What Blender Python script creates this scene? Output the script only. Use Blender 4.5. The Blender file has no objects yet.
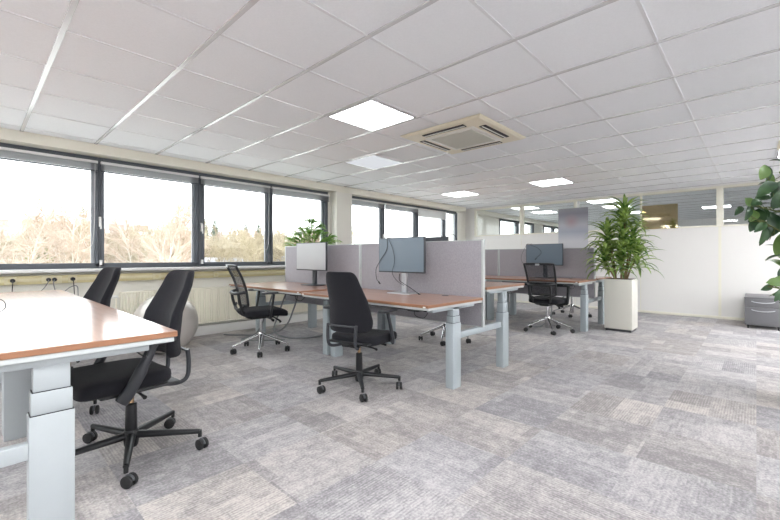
import bpy, bmesh, math, random
from mathutils import Vector, Matrix, noise
random.seed(7)
PI = math.pi
SC = bpy.context.scene
COL = SC.collection

# ------------------------------------------------------------------ materials
M = {}
def nt(name):
    m = bpy.data.materials.new(name); m.use_nodes = True
    t = m.node_tree; t.nodes.clear()
    out = t.nodes.new('ShaderNodeOutputMaterial')
    return m, t, out
def N(t, typ, **kw):
    n = t.nodes.new(typ)
    for k, v in kw.items():
        if k.startswith('i_'):
            key = k[2:]
            key = int(key) if key.isdigit() else key.replace('_', ' ')
            n.inputs[key].default_value = v
        else: setattr(n, k, v)
    return n
def c4(c): return (c[0], c[1], c[2], 1)
def srgb(r, g, b):
    f = lambda u: ((u/255+0.055)/1.055)**2.4 if u > 10 else u/255/12.92
    return (f(r), f(g), f(b))
def mat(name, col, rough=0.5, metal=0.0, spec=0.5, var=0.04, scale=30, bump=0.0, bscale=200, coat=0.0, sheen=0.0, stretch=(1, 1, 1)):
    m, t, out = nt(name)
    p = N(t, 'ShaderNodeBsdfPrincipled')
    p.inputs['Roughness'].default_value = rough; p.inputs['Metallic'].default_value = metal
    p.inputs['Specular IOR Level'].default_value = spec
    p.inputs['Coat Weight'].default_value = coat; p.inputs['Coat Roughness'].default_value = 0.12
    p.inputs['Sheen Weight'].default_value = sheen
    tc = N(t, 'ShaderNodeTexCoord'); mp = N(t, 'ShaderNodeMapping'); mp.inputs['Scale'].default_value = stretch
    t.links.new(tc.outputs['Object'], mp.inputs[0])
    nz = N(t, 'ShaderNodeTexNoise'); nz.inputs['Scale'].default_value = scale; nz.inputs['Detail'].default_value = 3
    t.links.new(mp.outputs[0], nz.inputs['Vector'])
    mx = N(t, 'ShaderNodeMix', data_type='RGBA')
    mx.inputs[6].default_value = c4([max(0, v*(1-var)) for v in col]); mx.inputs[7].default_value = c4([min(1, v*(1+var)) for v in col])
    t.links.new(nz.outputs['Fac'], mx.inputs[0]); t.links.new(mx.outputs[2], p.inputs['Base Color'])
    if bump:
        n2 = N(t, 'ShaderNodeTexNoise'); n2.inputs['Scale'].default_value = bscale; n2.inputs['Detail'].default_value = 2
        t.links.new(mp.outputs[0], n2.inputs['Vector'])
        b = N(t, 'ShaderNodeBump'); b.inputs['Strength'].default_value = bump; b.inputs['Distance'].default_value = 0.004
        t.links.new(n2.outputs['Fac'], b.inputs['Height']); t.links.new(b.outputs[0], p.inputs['Normal'])
    t.links.new(p.outputs[0], out.inputs[0])
    M[name] = m
    return m
def emis(name, col, strength):
    m, t, out = nt(name); e = N(t, 'ShaderNodeEmission'); e.inputs[0].default_value = c4(col); e.inputs[1].default_value = strength
    t.links.new(e.outputs[0], out.inputs[0]); M[name] = m
def glassy(name, tint, gloss=0.1, rough=0.02, gcol=(1, 1, 1)):
    m, t, out = nt(name)
    tr = N(t, 'ShaderNodeBsdfTransparent'); tr.inputs[0].default_value = c4(tint)
    g = N(t, 'ShaderNodeBsdfGlossy'); g.inputs['Color'].default_value = c4(gcol); g.inputs['Roughness'].default_value = rough
    fr = N(t, 'ShaderNodeLayerWeight'); fr.inputs['Blend'].default_value = 0.5
    pw = N(t, 'ShaderNodeMath', operation='POWER'); pw.inputs[1].default_value = 5.0; t.links.new(fr.outputs['Facing'], pw.inputs[0])
    ad = N(t, 'ShaderNodeMath', operation='MULTIPLY_ADD', use_clamp=True); ad.inputs[1].default_value = 0.6; ad.inputs[2].default_value = gloss
    mx = N(t, 'ShaderNodeMixShader')
    t.links.new(pw.outputs[0], ad.inputs[0]); t.links.new(ad.outputs[0], mx.inputs[0])
    t.links.new(tr.outputs[0], mx.inputs[1]); t.links.new(g.outputs[0], mx.inputs[2]); t.links.new(mx.outputs[0], out.inputs[0])
    M[name] = m

mat('wall_white', srgb(236, 235, 232), 0.7, var=0.01, scale=3)
mat('wall_cream', srgb(229, 227, 218), 0.7, var=0.02, scale=3)
mat('panel_white', srgb(229, 227, 224), 0.45, var=0.012, scale=2)
mat('cream_trim', srgb(232, 229, 215), 0.45, var=0.01)
mat('duct_cream', srgb(206, 194, 148), 0.4, var=0.02)
mat('plate_cream', srgb(214, 205, 170), 0.35, var=0.02)
mat('radiator_cream', srgb(248, 243, 228), 0.4, var=0.01)
mat('tbar', srgb(210, 210, 212), 0.22, coat=0.5, var=0.01, spec=0.9)
mat('tbar_thin', srgb(222, 223, 226), 0.35, var=0.01, spec=0.7)
mat('sill', srgb(224, 224, 222), 0.35, var=0.01)
mat('anthracite', srgb(74, 80, 88), 0.35, var=0.05, spec=0.6)
mat('frame_light', srgb(150, 155, 160), 0.35, var=0.03)
mat('blind_grey', srgb(140, 143, 148), 0.4, var=0.03)
mat('blind_white', srgb(222, 222, 222), 0.5, var=0.02)
mat('leg_grey', srgb(168, 177, 182), 0.42, metal=0.0, var=0.02, spec=0.5)
mat('leg_silver', srgb(168, 174, 177), 0.4, metal=0.0, var=0.02)
mat('aluminium', srgb(188, 192, 192), 0.4, metal=0.5, var=0.02)
mat('edge_grey', srgb(188, 192, 192), 0.5, var=0.02)
mat('fabric_screen', srgb(157, 154, 160), 0.95, var=0.34, scale=130, bump=0.3, bscale=500, sheen=0.2)
mat('fabric_black', srgb(31, 31, 36), 0.95, var=0.25, scale=400, bump=0.4, bscale=600, sheen=0.06, spec=0.25)
mat('plastic_black', srgb(27, 28, 31), 0.42, var=0.05)
mat('plastic_dark', srgb(46, 48, 52), 0.4, var=0.05)
mat('arm_grey', srgb(52, 54, 59), 0.32, var=0.05, metal=0.1)
mat('rubber', srgb(30, 30, 32), 0.6, var=0.05)
mat('wheel_grey', srgb(82, 84, 88), 0.45, var=0.05)
mat('chrome', srgb(214, 214, 216), 0.16, metal=1.0, var=0.01)
mat('brass', srgb(176, 150, 120), 0.25, metal=0.9, var=0.02)
mat('monitor_back', srgb(58, 62, 68), 0.4, var=0.04)
mat('monitor_silver', srgb(182, 184, 188), 0.4, metal=0.5, var=0.02)
mat('display_blue_sheen', srgb(96, 112, 126), 0.28, var=0.03, scale=3, spec=0.6)  # switched-off screen, bluish reflection painted into the colour
mat('display_pale_sheen', srgb(176, 178, 180), 0.3, var=0.02, scale=3, spec=0.6)  # switched-off screen, pale reflected sheen painted into the colour
mat('planter_cream', srgb(218, 216, 207), 0.4, var=0.012, scale=4)
mat('soil', srgb(70, 52, 40), 0.95, var=0.5, scale=60, bump=0.8, bscale=90)
mat('stem_brown', srgb(132, 112, 82), 0.85, var=0.3, scale=40, bump=0.5)
mat('stem_green', srgb(92, 100, 52), 0.7, var=0.2, scale=40)
mat('pot_grey', srgb(120, 120, 118), 0.5, var=0.05)
mat('cab_grey', srgb(112, 112, 115), 0.42, var=0.02, metal=0.2)
mat('cab_dark', srgb(62, 62, 66), 0.5, var=0.02)
mat('ac_beige', srgb(226, 219, 198), 0.4, var=0.02)
mat('ac_white', srgb(226, 224, 218), 0.4, var=0.01)
mat('ac_grille', srgb(200, 200, 190), 0.5, var=0.03)
mat('ac_dark', srgb(26, 24, 24), 0.6, var=0.1)
mat('ball', srgb(196, 190, 184), 0.28, var=0.02, scale=4, spec=0.6, metal=0.25)
mat('cable_black', srgb(28, 28, 30), 0.5, var=0.1)
mat('cable_grey', srgb(128, 130, 132), 0.45, var=0.1)
mat('white_plastic', srgb(232, 232, 230), 0.35, var=0.01)
mat('ground_out', srgb(205, 203, 196), 0.95, var=0.25, scale=0.2)
mat('bark_pale', srgb(190, 184, 172), 0.9, var=0.1, scale=6)
mat('bark_tan', srgb(158, 143, 124), 0.9, var=0.16, scale=5)
mat('bark_rose', srgb(150, 126, 114), 0.9, var=0.16, scale=5)
mat('twig_tan', srgb(162, 150, 126), 0.9, var=0.2, scale=3)
mat('twig_birch', srgb(180, 162, 146), 0.9, var=0.1, scale=6)
mat('conifer', srgb(88, 110, 86), 0.9, var=0.3, scale=3)
mat('shrub_green', srgb(128, 134, 80), 0.9, var=0.3, scale=3)
mat('ext_white', srgb(225, 225, 225), 0.8, var=0.02)
mat('ext_pink', srgb(168, 146, 138), 0.8, var=0.06)
mat('roof_grey', srgb(160, 160, 166), 0.8, var=0.06)
mat('ext_glass', srgb(80, 90, 100), 0.2, var=0.05)
emis('lamp_on', (0.98, 0.99, 1.0), 4.5)
emis('lamp_fill', (0.975, 0.99, 1.0), 24.0)  # stronger glow for the added panels out of view
emis('panel_sky_glow', (0.92, 0.95, 1.0), 0.31)  # weak glow standing in for sky reflected in an unlit panel
glassy('glass_out', (0.97, 0.985, 0.98), 0.01)
glassy('glass_in', (0.93, 0.95, 0.95), 0.03)
glassy('amber', (0.60, 0.52, 0.34), 0.22, 0.05, (0.90, 0.82, 0.62))

def wood():
    m, t, out = nt('wood')
    p = N(t, 'ShaderNodeBsdfPrincipled'); p.inputs['Roughness'].default_value = 0.33; p.inputs['Specular IOR Level'].default_value = 0.5
    p.inputs['Coat Weight'].default_value = 0.8; p.inputs['Coat Roughness'].default_value = 0.14
    tc = N(t, 'ShaderNodeTexCoord'); mp = N(t, 'ShaderNodeMapping'); mp.inputs['Scale'].default_value = (14, 1.1, 8)
    nz = N(t, 'ShaderNodeTexNoise', i_Scale=2.2, i_Detail=6.0, i_Distortion=1.1)
    rp = N(t, 'ShaderNodeValToRGB')
    e = rp.color_ramp.elements; e[0].position = 0.3; e[0].color = c4(srgb(158, 112, 88)); e[1].position = 0.72; e[1].color = c4(srgb(186, 140, 114))
    t.links.new(tc.outputs['Object'], mp.inputs[0]); t.links.new(mp.outputs[0], nz.inputs['Vector']); t.links.new(nz.outputs['Fac'], rp.inputs[0])
    t.links.new(rp.outputs[0], p.inputs['Base Color'])
    n2 = N(t, 'ShaderNodeTexNoise', i_Scale=40.0, i_Detail=2.0); t.links.new(mp.outputs[0], n2.inputs['Vector'])
    b = N(t, 'ShaderNodeBump'); b.inputs['Strength'].default_value = 0.06; b.inputs['Distance'].default_value = 0.003
    t.links.new(n2.outputs['Fac'], b.inputs['Height']); t.links.new(b.outputs[0], p.inputs['Normal'])
    t.links.new(p.outputs[0], out.inputs[0]); M['wood'] = m
wood()
mat('wood_edge', srgb(148, 104, 76), 0.45, var=0.12, scale=8, stretch=(1, 1, 10))

def leafmat(name, a, b, rough=0.35, trans=0.25):
    m, t, out = nt(name)
    p = N(t, 'ShaderNodeBsdfPrincipled'); p.inputs['Roughness'].default_value = rough
    tc = N(t, 'ShaderNodeTexCoord'); nz = N(t, 'ShaderNodeTexNoise', i_Scale=9.0, i_Detail=2.0)
    rp = N(t, 'ShaderNodeValToRGB'); e = rp.color_ramp.elements
    e[0].position = 0.35; e[0].color = c4(a); e[1].position = 0.65; e[1].color = c4(b)
    t.links.new(tc.outputs['Object'], nz.inputs['Vector']); t.links.new(nz.outputs['Fac'], rp.inputs[0])
    tl = N(t, 'ShaderNodeBsdfTranslucent'); mx = N(t, 'ShaderNodeMixShader'); mx.inputs[0].default_value = trans
    t.links.new(rp.outputs[0], p.inputs['Base Color']); t.links.new(rp.outputs[0], tl.inputs[0])
    t.links.new(p.outputs[0], mx.inputs[1]); t.links.new(tl.outputs[0], mx.inputs[2]); t.links.new(mx.outputs[0], out.inputs[0])
    M[name] = m
leafmat('leaf_dracaena', srgb(66, 104, 42), srgb(164, 188, 104))
leafmat('leaf_palm', srgb(96, 148, 66), srgb(170, 208, 116), trans=0.45)
leafmat('leaf_ficus', srgb(38, 66, 44), srgb(68, 100, 60), rough=0.38, trans=0.12)
leafmat('leaf_ficus_lime', srgb(92, 124, 62), srgb(116, 146, 80), rough=0.45, trans=0.2)

def meshfab():
    m, t, out = nt('mesh_net')
    p = N(t, 'ShaderNodeBsdfPrincipled'); p.inputs['Base Color'].default_value = c4(srgb(48, 50, 56)); p.inputs['Roughness'].default_value = 0.8
    tr = N(t, 'ShaderNodeBsdfTransparent'); mx = N(t, 'ShaderNodeMixShader')
    tc = N(t, 'ShaderNodeTexCoord'); w = N(t, 'ShaderNodeTexChecker', i_Scale=420.0)
    w.inputs['Color1'].default_value = (0.82, 0.82, 0.82, 1); w.inputs['Color2'].default_value = (0.38, 0.38, 0.38, 1)
    t.links.new(tc.outputs['Object'], w.inputs['Vector']); t.links.new(w.outputs['Color'], mx.inputs[0])
    t.links.new(tr.outputs[0], mx.inputs[1]); t.links.new(p.outputs[0], mx.inputs[2]); t.links.new(mx.outputs[0], out.inputs[0])
    M['mesh_net'] = m
meshfab()

def ceiling_mat():
    m, t, out = nt('ceiling_tile')
    p = N(t, 'ShaderNodeBsdfPrincipled'); p.inputs['Roughness'].default_value = 0.85; p.inputs['Specular IOR Level'].default_value = 0.2
    tc = N(t, 'ShaderNodeTexCoord'); nz = N(t, 'ShaderNodeTexNoise', i_Scale=90.0, i_Detail=4.0)
    mx = N(t, 'ShaderNodeMix', data_type='RGBA'); mx.inputs[6].default_value = c4(srgb(232, 234, 237)); mx.inputs[7].default_value = c4(srgb(242, 244, 247))
    t.links.new(tc.outputs['Object'], nz.inputs['Vector']); t.links.new(nz.outputs['Fac'], mx.inputs[0]); t.links.new(mx.outputs[2], p.inputs['Base Color'])
    b = N(t, 'ShaderNodeBump'); b.inputs['Strength'].default_value = 0.12; b.inputs['Distance'].default_value = 0.002
    t.links.new(nz.outputs['Fac'], b.inputs['Height']); t.links.new(b.outputs[0], p.inputs['Normal'])
    t.links.new(p.outputs[0], out.inputs[0]); M['ceiling_tile'] = m
ceiling_mat()

def carpet():
    m, t, out = nt('carpet')
    L = t.links.new
    p = N(t, 'ShaderNodeBsdfPrincipled'); p.inputs['Roughness'].default_value = 0.97; p.inputs['Specular IOR Level'].default_value = 0.15
    p.inputs['Sheen Weight'].default_value = 0.15
    def math_(op, a, b=None, clamp=False):
        n = N(t, 'ShaderNodeMath', operation=op, use_clamp=clamp)
        for i, v in enumerate((a, b)):
            if v is None: continue
            if isinstance(v, (int, float)): n.inputs[i].default_value = v
            else: L(v, n.inputs[i])
        return n.outputs[0]
    def vec(x, y, z=0.0):
        n = N(t, 'ShaderNodeCombineXYZ')
        for i, v in enumerate((x, y, z)):
            if isinstance(v, (int, float)): n.inputs[i].default_value = v
            else: L(v, n.inputs[i])
        return n.outputs[0]
    def wn(v):
        n = N(t, 'ShaderNodeTexWhiteNoise', noise_dimensions='3D'); L(v, n.inputs['Vector']); return n.outputs['Value']
    def noise_(v, sc, det=2.0):
        n = N(t, 'ShaderNodeTexNoise', i_Scale=sc, i_Detail=det); L(v, n.inputs['Vector']); return n.outputs['Fac']
    def lerp(f, a, b): return math_('ADD', math_('MULTIPLY', math_('SUBTRACT', 1.0, f), a), math_('MULTIPLY', f, b))
    tc = N(t, 'ShaderNodeTexCoord'); sp = N(t, 'ShaderNodeSeparateXYZ'); L(tc.outputs['Object'], sp.inputs[0])
    X, Y = sp.outputs[0], sp.outputs[1]
    T = 0.5
    tx = math_('FLOOR', math_('DIVIDE', X, T)); ty = math_('FLOOR', math_('DIVIDE', Y, T))
    rnd = wn(vec(tx, ty, 3.0)); ori = math_('GREATER_THAN', rnd, 0.5)
    u = lerp(ori, X, Y); v = lerp(ori, Y, X)           # u runs along the pile streaks of the tile
    tint = wn(vec(tx, ty, 11.0))
    # two layers of woven blocks
    def blocks(w, l, seed):
        row = math_('FLOOR', math_('DIVIDE', v, w)); off = wn(vec(row, seed, rnd))
        cell = math_('FLOOR', math_('ADD', math_('DIVIDE', u, l), off))
        return wn(vec(row, cell, math_('ADD', rnd, seed)))
    b1 = blocks(0.25, 0.5, 1.0); b2 = blocks(0.083, 0.34, 5.0)
    streak = noise_(vec(math_('MULTIPLY', u, 7.0), math_('MULTIPLY', v, 75.0)), 1.0, 3.0)
    speck = noise_(tc.outputs['Object'], 80.0, 3.0)
    blot = noise_(tc.outputs['Object'], 16.0, 4.0)
    s = math_('ADD', math_('MULTIPLY', b1, 0.60), math_('MULTIPLY', b2, 0.30))
    s = math_('ADD', s, math_('MULTIPLY', math_('SUBTRACT', streak, 0.5), 1.0))
    s = math_('ADD', s, math_('MULTIPLY', math_('SUBTRACT', speck, 0.5), 1.9))
    s = math_('ADD', s, math_('MULTIPLY', math_('SUBTRACT', blot, 0.5), 1.3))
    rib = math_('SINE', math_('MULTIPLY', v, 2*PI/0.0155))
    ribmask = math_('GREATER_THAN', wn(vec(tx, ty, 23.0)), 0.62)
    s = math_('ADD', s, math_('MULTIPLY', math_('MULTIPLY', rib, ribmask), 0.16))
    s = math_('ADD', math_('MULTIPLY', s, 0.8), 0.11)
    rp = N(t, 'ShaderNodeValToRGB'); L(s, rp.inputs[0]); e = rp.color_ramp.elements
    e[0].position = 0.05; e[0].color = c4(srgb(136, 133, 134)); e[1].position = 0.98; e[1].color = c4(srgb(198, 194, 191))
    e2 = e.new(0.5); e2.color = c4(srgb(167, 163, 163))
    r2 = N(t, 'ShaderNodeValToRGB'); L(tint, r2.inputs[0]); f = r2.color_ramp.elements
    f[0].position = 0.0; f[0].color = (0.89, 0.90, 0.94, 1); f[1].position = 1.0; f[1].color = (1.0, 0.965, 0.93, 1); g = f.new(0.5); g.color = (0.95, 0.94, 0.95, 1)
    mx = N(t, 'ShaderNodeMix', data_type='RGBA', blend_type='MULTIPLY'); mx.inputs[0].default_value = 1.0
    L(rp.outputs[0], mx.inputs[6]); L(r2.outputs[0], mx.inputs[7]); L(mx.outputs[2], p.inputs['Base Color'])
    b = N(t, 'ShaderNodeBump'); b.inputs['Strength'].default_value = 0.35; b.inputs['Distance'].default_value = 0.004
    L(speck, b.inputs['Height']); L(b.outputs[0], p.inputs['Normal'])
    L(p.outputs[0], out.inputs[0]); M['carpet'] = m
carpet()

def poster_mat():
    m, t, out = nt('poster_blur'); L = t.links.new
    p = N(t, 'ShaderNodeBsdfPrincipled'); p.inputs['Roughness'].default_value = 0.35
    tc = N(t, 'ShaderNodeTexCoord'); sp = N(t, 'ShaderNodeSeparateXYZ'); L(tc.outputs['Generated'], sp.inputs[0])
    rp = N(t, 'ShaderNodeValToRGB'); L(sp.outputs[2], rp.inputs[0]); e = rp.color_ramp.elements
    e[0].position = 0; e[0].color = c4(srgb(182, 182, 188)); e[1].position = 1; e[1].color = c4(srgb(150, 150, 156))
    for ps, c in ((0.3, (196, 196, 200)), (0.5, (156, 160, 174)), (0.64, (172, 172, 180)), (0.88, (134, 134, 144))):
        k = e.new(ps); k.color = c4(srgb(*c))
    mp = N(t, 'ShaderNodeMapping'); mp.inputs['Location'].default_value = (0, -0.55, -0.72); L(tc.outputs['Generated'], mp.inputs[0])
    mp2 = N(t, 'ShaderNodeMapping'); mp2.inputs['Scale'].default_value = (0, 3.4, 5.5); L(mp.outputs[0], mp2.inputs[0])
    gr = N(t, 'ShaderNodeTexGradient', gradient_type='SPHERICAL'); L(mp2.outputs[0], gr.inputs[0])
    mx = N(t, 'ShaderNodeMix', data_type='RGBA'); L(gr.outputs['Fac'], mx.inputs[0]); L(rp.outputs[0], mx.inputs[6]); mx.inputs[7].default_value = c4(srgb(164, 142, 146))
    L(mx.outputs[2], p.inputs['Base Color']); L(p.outputs[0], out.inputs[0]); M['poster_blur'] = m
poster_mat()

# ------------------------------------------------------------------ mesh helpers
class MB:
    def __init__(s): s.v = []; s.f = []
    def add(s, vs, fs):
        o = len(s.v); s.v += [tuple(v) for v in vs]; s.f += [tuple(i+o for i in f) for f in fs]; return s
    def box(s, x0, x1, y0, y1, z0, z1, bev=0.0, seg=2, mtx=None):
        if bev <= 0:
            vs = [(x, y, z) for x in (x0, x1) for y in (y0, y1) for z in (z0, z1)]
            fs = [(0, 1, 3, 2), (4, 6, 7, 5), (0, 4, 5, 1), (2, 3, 7, 6), (0, 2, 6, 4), (1, 5, 7, 3)]
        else:
            bm = bmesh.new(); bmesh.ops.create_cube(bm, size=1.0)
            for v in bm.verts:
                v.co = Vector(((x0+x1)/2+v.co.x*(x1-x0), (y0+y1)/2+v.co.y*(y1-y0), (z0+z1)/2+v.co.z*(z1-z0)))
            bmesh.ops.bevel(bm, geom=list(bm.edges), offset=bev, segments=seg, affect='EDGES', profile=0.5)
            bm.verts.index_update()
            vs = [v.co.copy() for v in bm.verts]; fs = [[v.index for v in f.verts] for f in bm.faces]; bm.free()
        if mtx is not None: vs = [mtx @ Vector(v) for v in vs]
        return s.add(vs, fs)
    def tube(s, pts, r, n=8, caps=True, flat=None):
        pts = [Vector(p) for p in pts]; k = len(pts)
        rs = r if isinstance(r, (list, tuple)) else [r]*k
        vs = []; prev = None
        for i, p in enumerate(pts):
            d = (pts[min(i+1, k-1)]-pts[max(i-1, 0)])
            if d.length < 1e-9: d = Vector((0, 0, 1))
            d.normalize()
            if prev is None:
                a = Vector((0, 0, 1)) if abs(d.z) < 0.9 else Vector((1, 0, 0))
                if flat is not None: a = Vector(flat)
                prev = (a-d*a.dot(d)).normalized()
            else:
                prev = (prev-d*prev.dot(d)); prev = prev.normalized() if prev.length > 1e-6 else d.orthogonal().normalized()
            q = d.cross(prev)
            ra = rs[i]; rb = ra
            if isinstance(ra, tuple): ra, rb = ra
            for j in range(n):
                an = 2*PI*j/n
                vs.append(p+prev*math.cos(an)*ra+q*math.sin(an)*rb)
        fs = [(i*n+j, i*n+(j+1) % n, (i+1)*n+(j+1) % n, (i+1)*n+j) for i in range(k-1) for j in range(n)]
        if caps:
            fs.append(tuple(range(n))[::-1]); fs.append(tuple(range((k-1)*n, k*n)))
        return s.add(vs, fs)
    def lathe(s, prof, n=24, c=(0, 0, 0), axis='z'):
        vs = []; k = len(prof)
        for r, z in prof:
            for j in range(n):
                a = 2*PI*j/n; x, y = r*math.cos(a), r*math.sin(a)
                v = (x, y, z) if axis == 'z' else ((z, x, y) if axis == 'x' else (x, z, y))
                vs.append((v[0]+c[0], v[1]+c[1], v[2]+c[2]))
        fs = [(i*n+j, i*n+(j+1) % n, (i+1)*n+(j+1) % n, (i+1)*n+j) for i in range(k-1) for j in range(n)]
        fs.append(tuple(range(n))[::-1]); fs.append(tuple(range((k-1)*n, k*n)))
        return s.add(vs, fs)
    def sup(s, a, b, c, e1=0.35, e2=0.35, fn=None, nu=40, nv=20):
        sg = lambda x, e: math.copysign(abs(x)**e, x)
        vs = [(0, 0, -c)]
        for i in range(1, nv):
            ph = -PI/2+PI*i/nv
            for j in range(nu):
                th = 2*PI*j/nu
                vs.append((a*sg(math.cos(ph), e1)*sg(math.cos(th), e2), b*sg(math.cos(ph), e1)*sg(math.sin(th), e2), c*sg(math.sin(ph), e1)))
        vs.append((0, 0, c))
        fs = [(0, 1+(j+1) % nu, 1+j) for j in range(nu)]
        for i in range(nv-2):
            for j in range(nu):
                o = 1+i*nu; fs.append((o+j, o+(j+1) % nu, o+nu+(j+1) % nu, o+nu+j))
        o = 1+(nv-2)*nu; top = len(vs)-1
        fs += [(o+j, o+(j+1) % nu, top) for j in range(nu)]
        if fn: vs = [fn(*v) for v in vs]
        return s.add(vs, fs)
    def build(s, name, m, parent=None, loc=None, sharp=0.7, smooth=True):
        me = bpy.data.meshes.new(name); me.from_pydata(s.v, [], s.f); me.update()
        bm = bmesh.new(); bm.from_mesh(me); bmesh.ops.recalc_face_normals(bm, faces=bm.faces); bm.to_mesh(me); bm.free()
        if smooth:
            me.shade_smooth()
            try: me.set_sharp_from_angle(angle=sharp)
            except Exception: pass
        me.materials.append(M[m] if isinstance(m, str) else m)
        o = bpy.data.objects.new(name, me); COL.objects.link(o)
        if parent is not None: o.parent = parent
        if loc: o.location = loc
        return o

def thing(name, label, cat, loc=(0, 0, 0), rz=0.0, group=None):
    o = bpy.data.objects.new(name, None); COL.objects.link(o); o.empty_display_size = 0.1
    o.location = loc; o.rotation_euler = (0, 0, rz); o['label'] = label; o['category'] = cat
    if group: o['group'] = group
    return o
def tag(o, label, cat, group=None, kind=None):
    o['label'] = label; o['category'] = cat
    if group: o['group'] = group
    if kind: o['kind'] = kind
    return o
def struct(o, label=None):
    o['kind'] = 'structure'
    if label: o['label'] = label
    return o
def kids(o): return [c for c in bpy.data.objects if c.parent == o]
def copy_tree(o, loc, rz, label, group=None):
    def rec(a, par):
        c = a.copy(); COL.objects.link(c); c.parent = par
        for ch in kids(a): rec(ch, c)
        return c
    r = rec(o, None); r.location = loc; r.rotation_euler = (0, 0, rz); r['label'] = label
    if group: r['group'] = group
    return r
def bez(pts, n=10):
    """catmull-rom through points"""
    P = [Vector(p) for p in pts]; P = [P[0]*2-P[1]]+P+[P[-1]*2-P[-2]]; out = []
    for i in range(1, len(P)-2):
        for k in range(n):
            t = k/n; a, b, c, d = P[i-1], P[i], P[i+1], P[i+2]
            out.append(0.5*((2*b)+(c-a)*t+(2*a-5*b+4*c-d)*t*t+(3*b-a-3*c+d)*t**3))
    out.append(P[-2]); return out

CZ = 2.417            # ceiling height
WY = 5.78             # inner face of the window wall
PX = 9.20             # partition to the next room
X0, X1, Y0 = -4.0, 17.0, -6.4

# ------------------------------------------------------------------ room shell
struct(MB().box(X0, X1, Y0, WY, -0.12, 0).build('floor', 'carpet'), 'grey patchwork carpet tiles')
struct(MB().box(X0, X1, Y0, WY, CZ, CZ+0.12).build('ceiling', 'ceiling_tile'), 'suspended ceiling of square white tiles')
TX0, TY0, TA, TB = 0.368, 2.929, 0.625, 0.621
g = MB()
i = -7
while TX0+TA*i < X1:
    x = TX0+TA*i
    if x > X0: g.box(x-0.0145, x+0.0145, Y0, WY-0.19, CZ-0.006, CZ)
    i += 1
struct(g.build('trim_1', 'tbar', smooth=False), 'wide white ceiling grid bars')
g = MB()
for i in range(-5, 16):
    y = TY0-TB*i
    if Y0 < y < WY-0.19: g.box(X0, X1, y-0.009, y+0.009, CZ-0.005, CZ)
struct(g.build('trim_2', 'tbar_thin', smooth=False), 'narrow white ceiling grid bars')

# window wall with openings
openings = [(-3.6, 4.513), (4.94, 8.76), (11.1, 13.7), (14.5, 16.6)]
ZS, ZH = 0.97, 2.304
w = MB().box(X0, X1, WY, WY+0.25, 0, ZS).box(X0, X1, WY, WY+0.25, ZH, CZ+0.12)
xs = [X0]+[v for o in openings for v in o]+[X1]
for k in range(0, len(xs), 2):
    w.box(xs[k], xs[k+1], WY, WY+0.25, ZS, ZH)
struct(w.build('wall_left', 'wall_cream', smooth=False), 'cream wall with the window band')
struct(MB().box(X0, 8.93, WY-0.185, WY, ZH, CZ).build('trim_3', 'cream_trim', smooth=False), 'cream boxed header above the windows')
struct(MB().box(4.57, 4.94, WY-0.18, WY, ZS, ZH).box(4.57, 4.94, WY-0.18, WY, 0, ZS).build('trim_4', 'wall_cream', smooth=False), 'cream pier between the two window bands')
struct(MB().box(X0, 4.57, WY-0.16, WY+0.02, 0.935, 0.97, 0.006).box(4.94, 9.2, WY-0.16, WY+0.02, 0.935, 0.97, 0.006).build('trim_5', 'sill'), 'white window sill')
struct(MB().box(X0, 4.57, WY-0.07, WY, 0, 0.13, 0.004).box(4.94, 9.2, WY-0.07, WY, 0, 0.13, 0.004).build('baseboard_left', 'wall_white'), 'white baseboard under the radiator')
# next room's bulkhead
struct(MB().box(PX+0.1, X1, WY-0.185, WY, ZH, CZ).build('trim_6', 'cream_trim', smooth=False))

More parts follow.
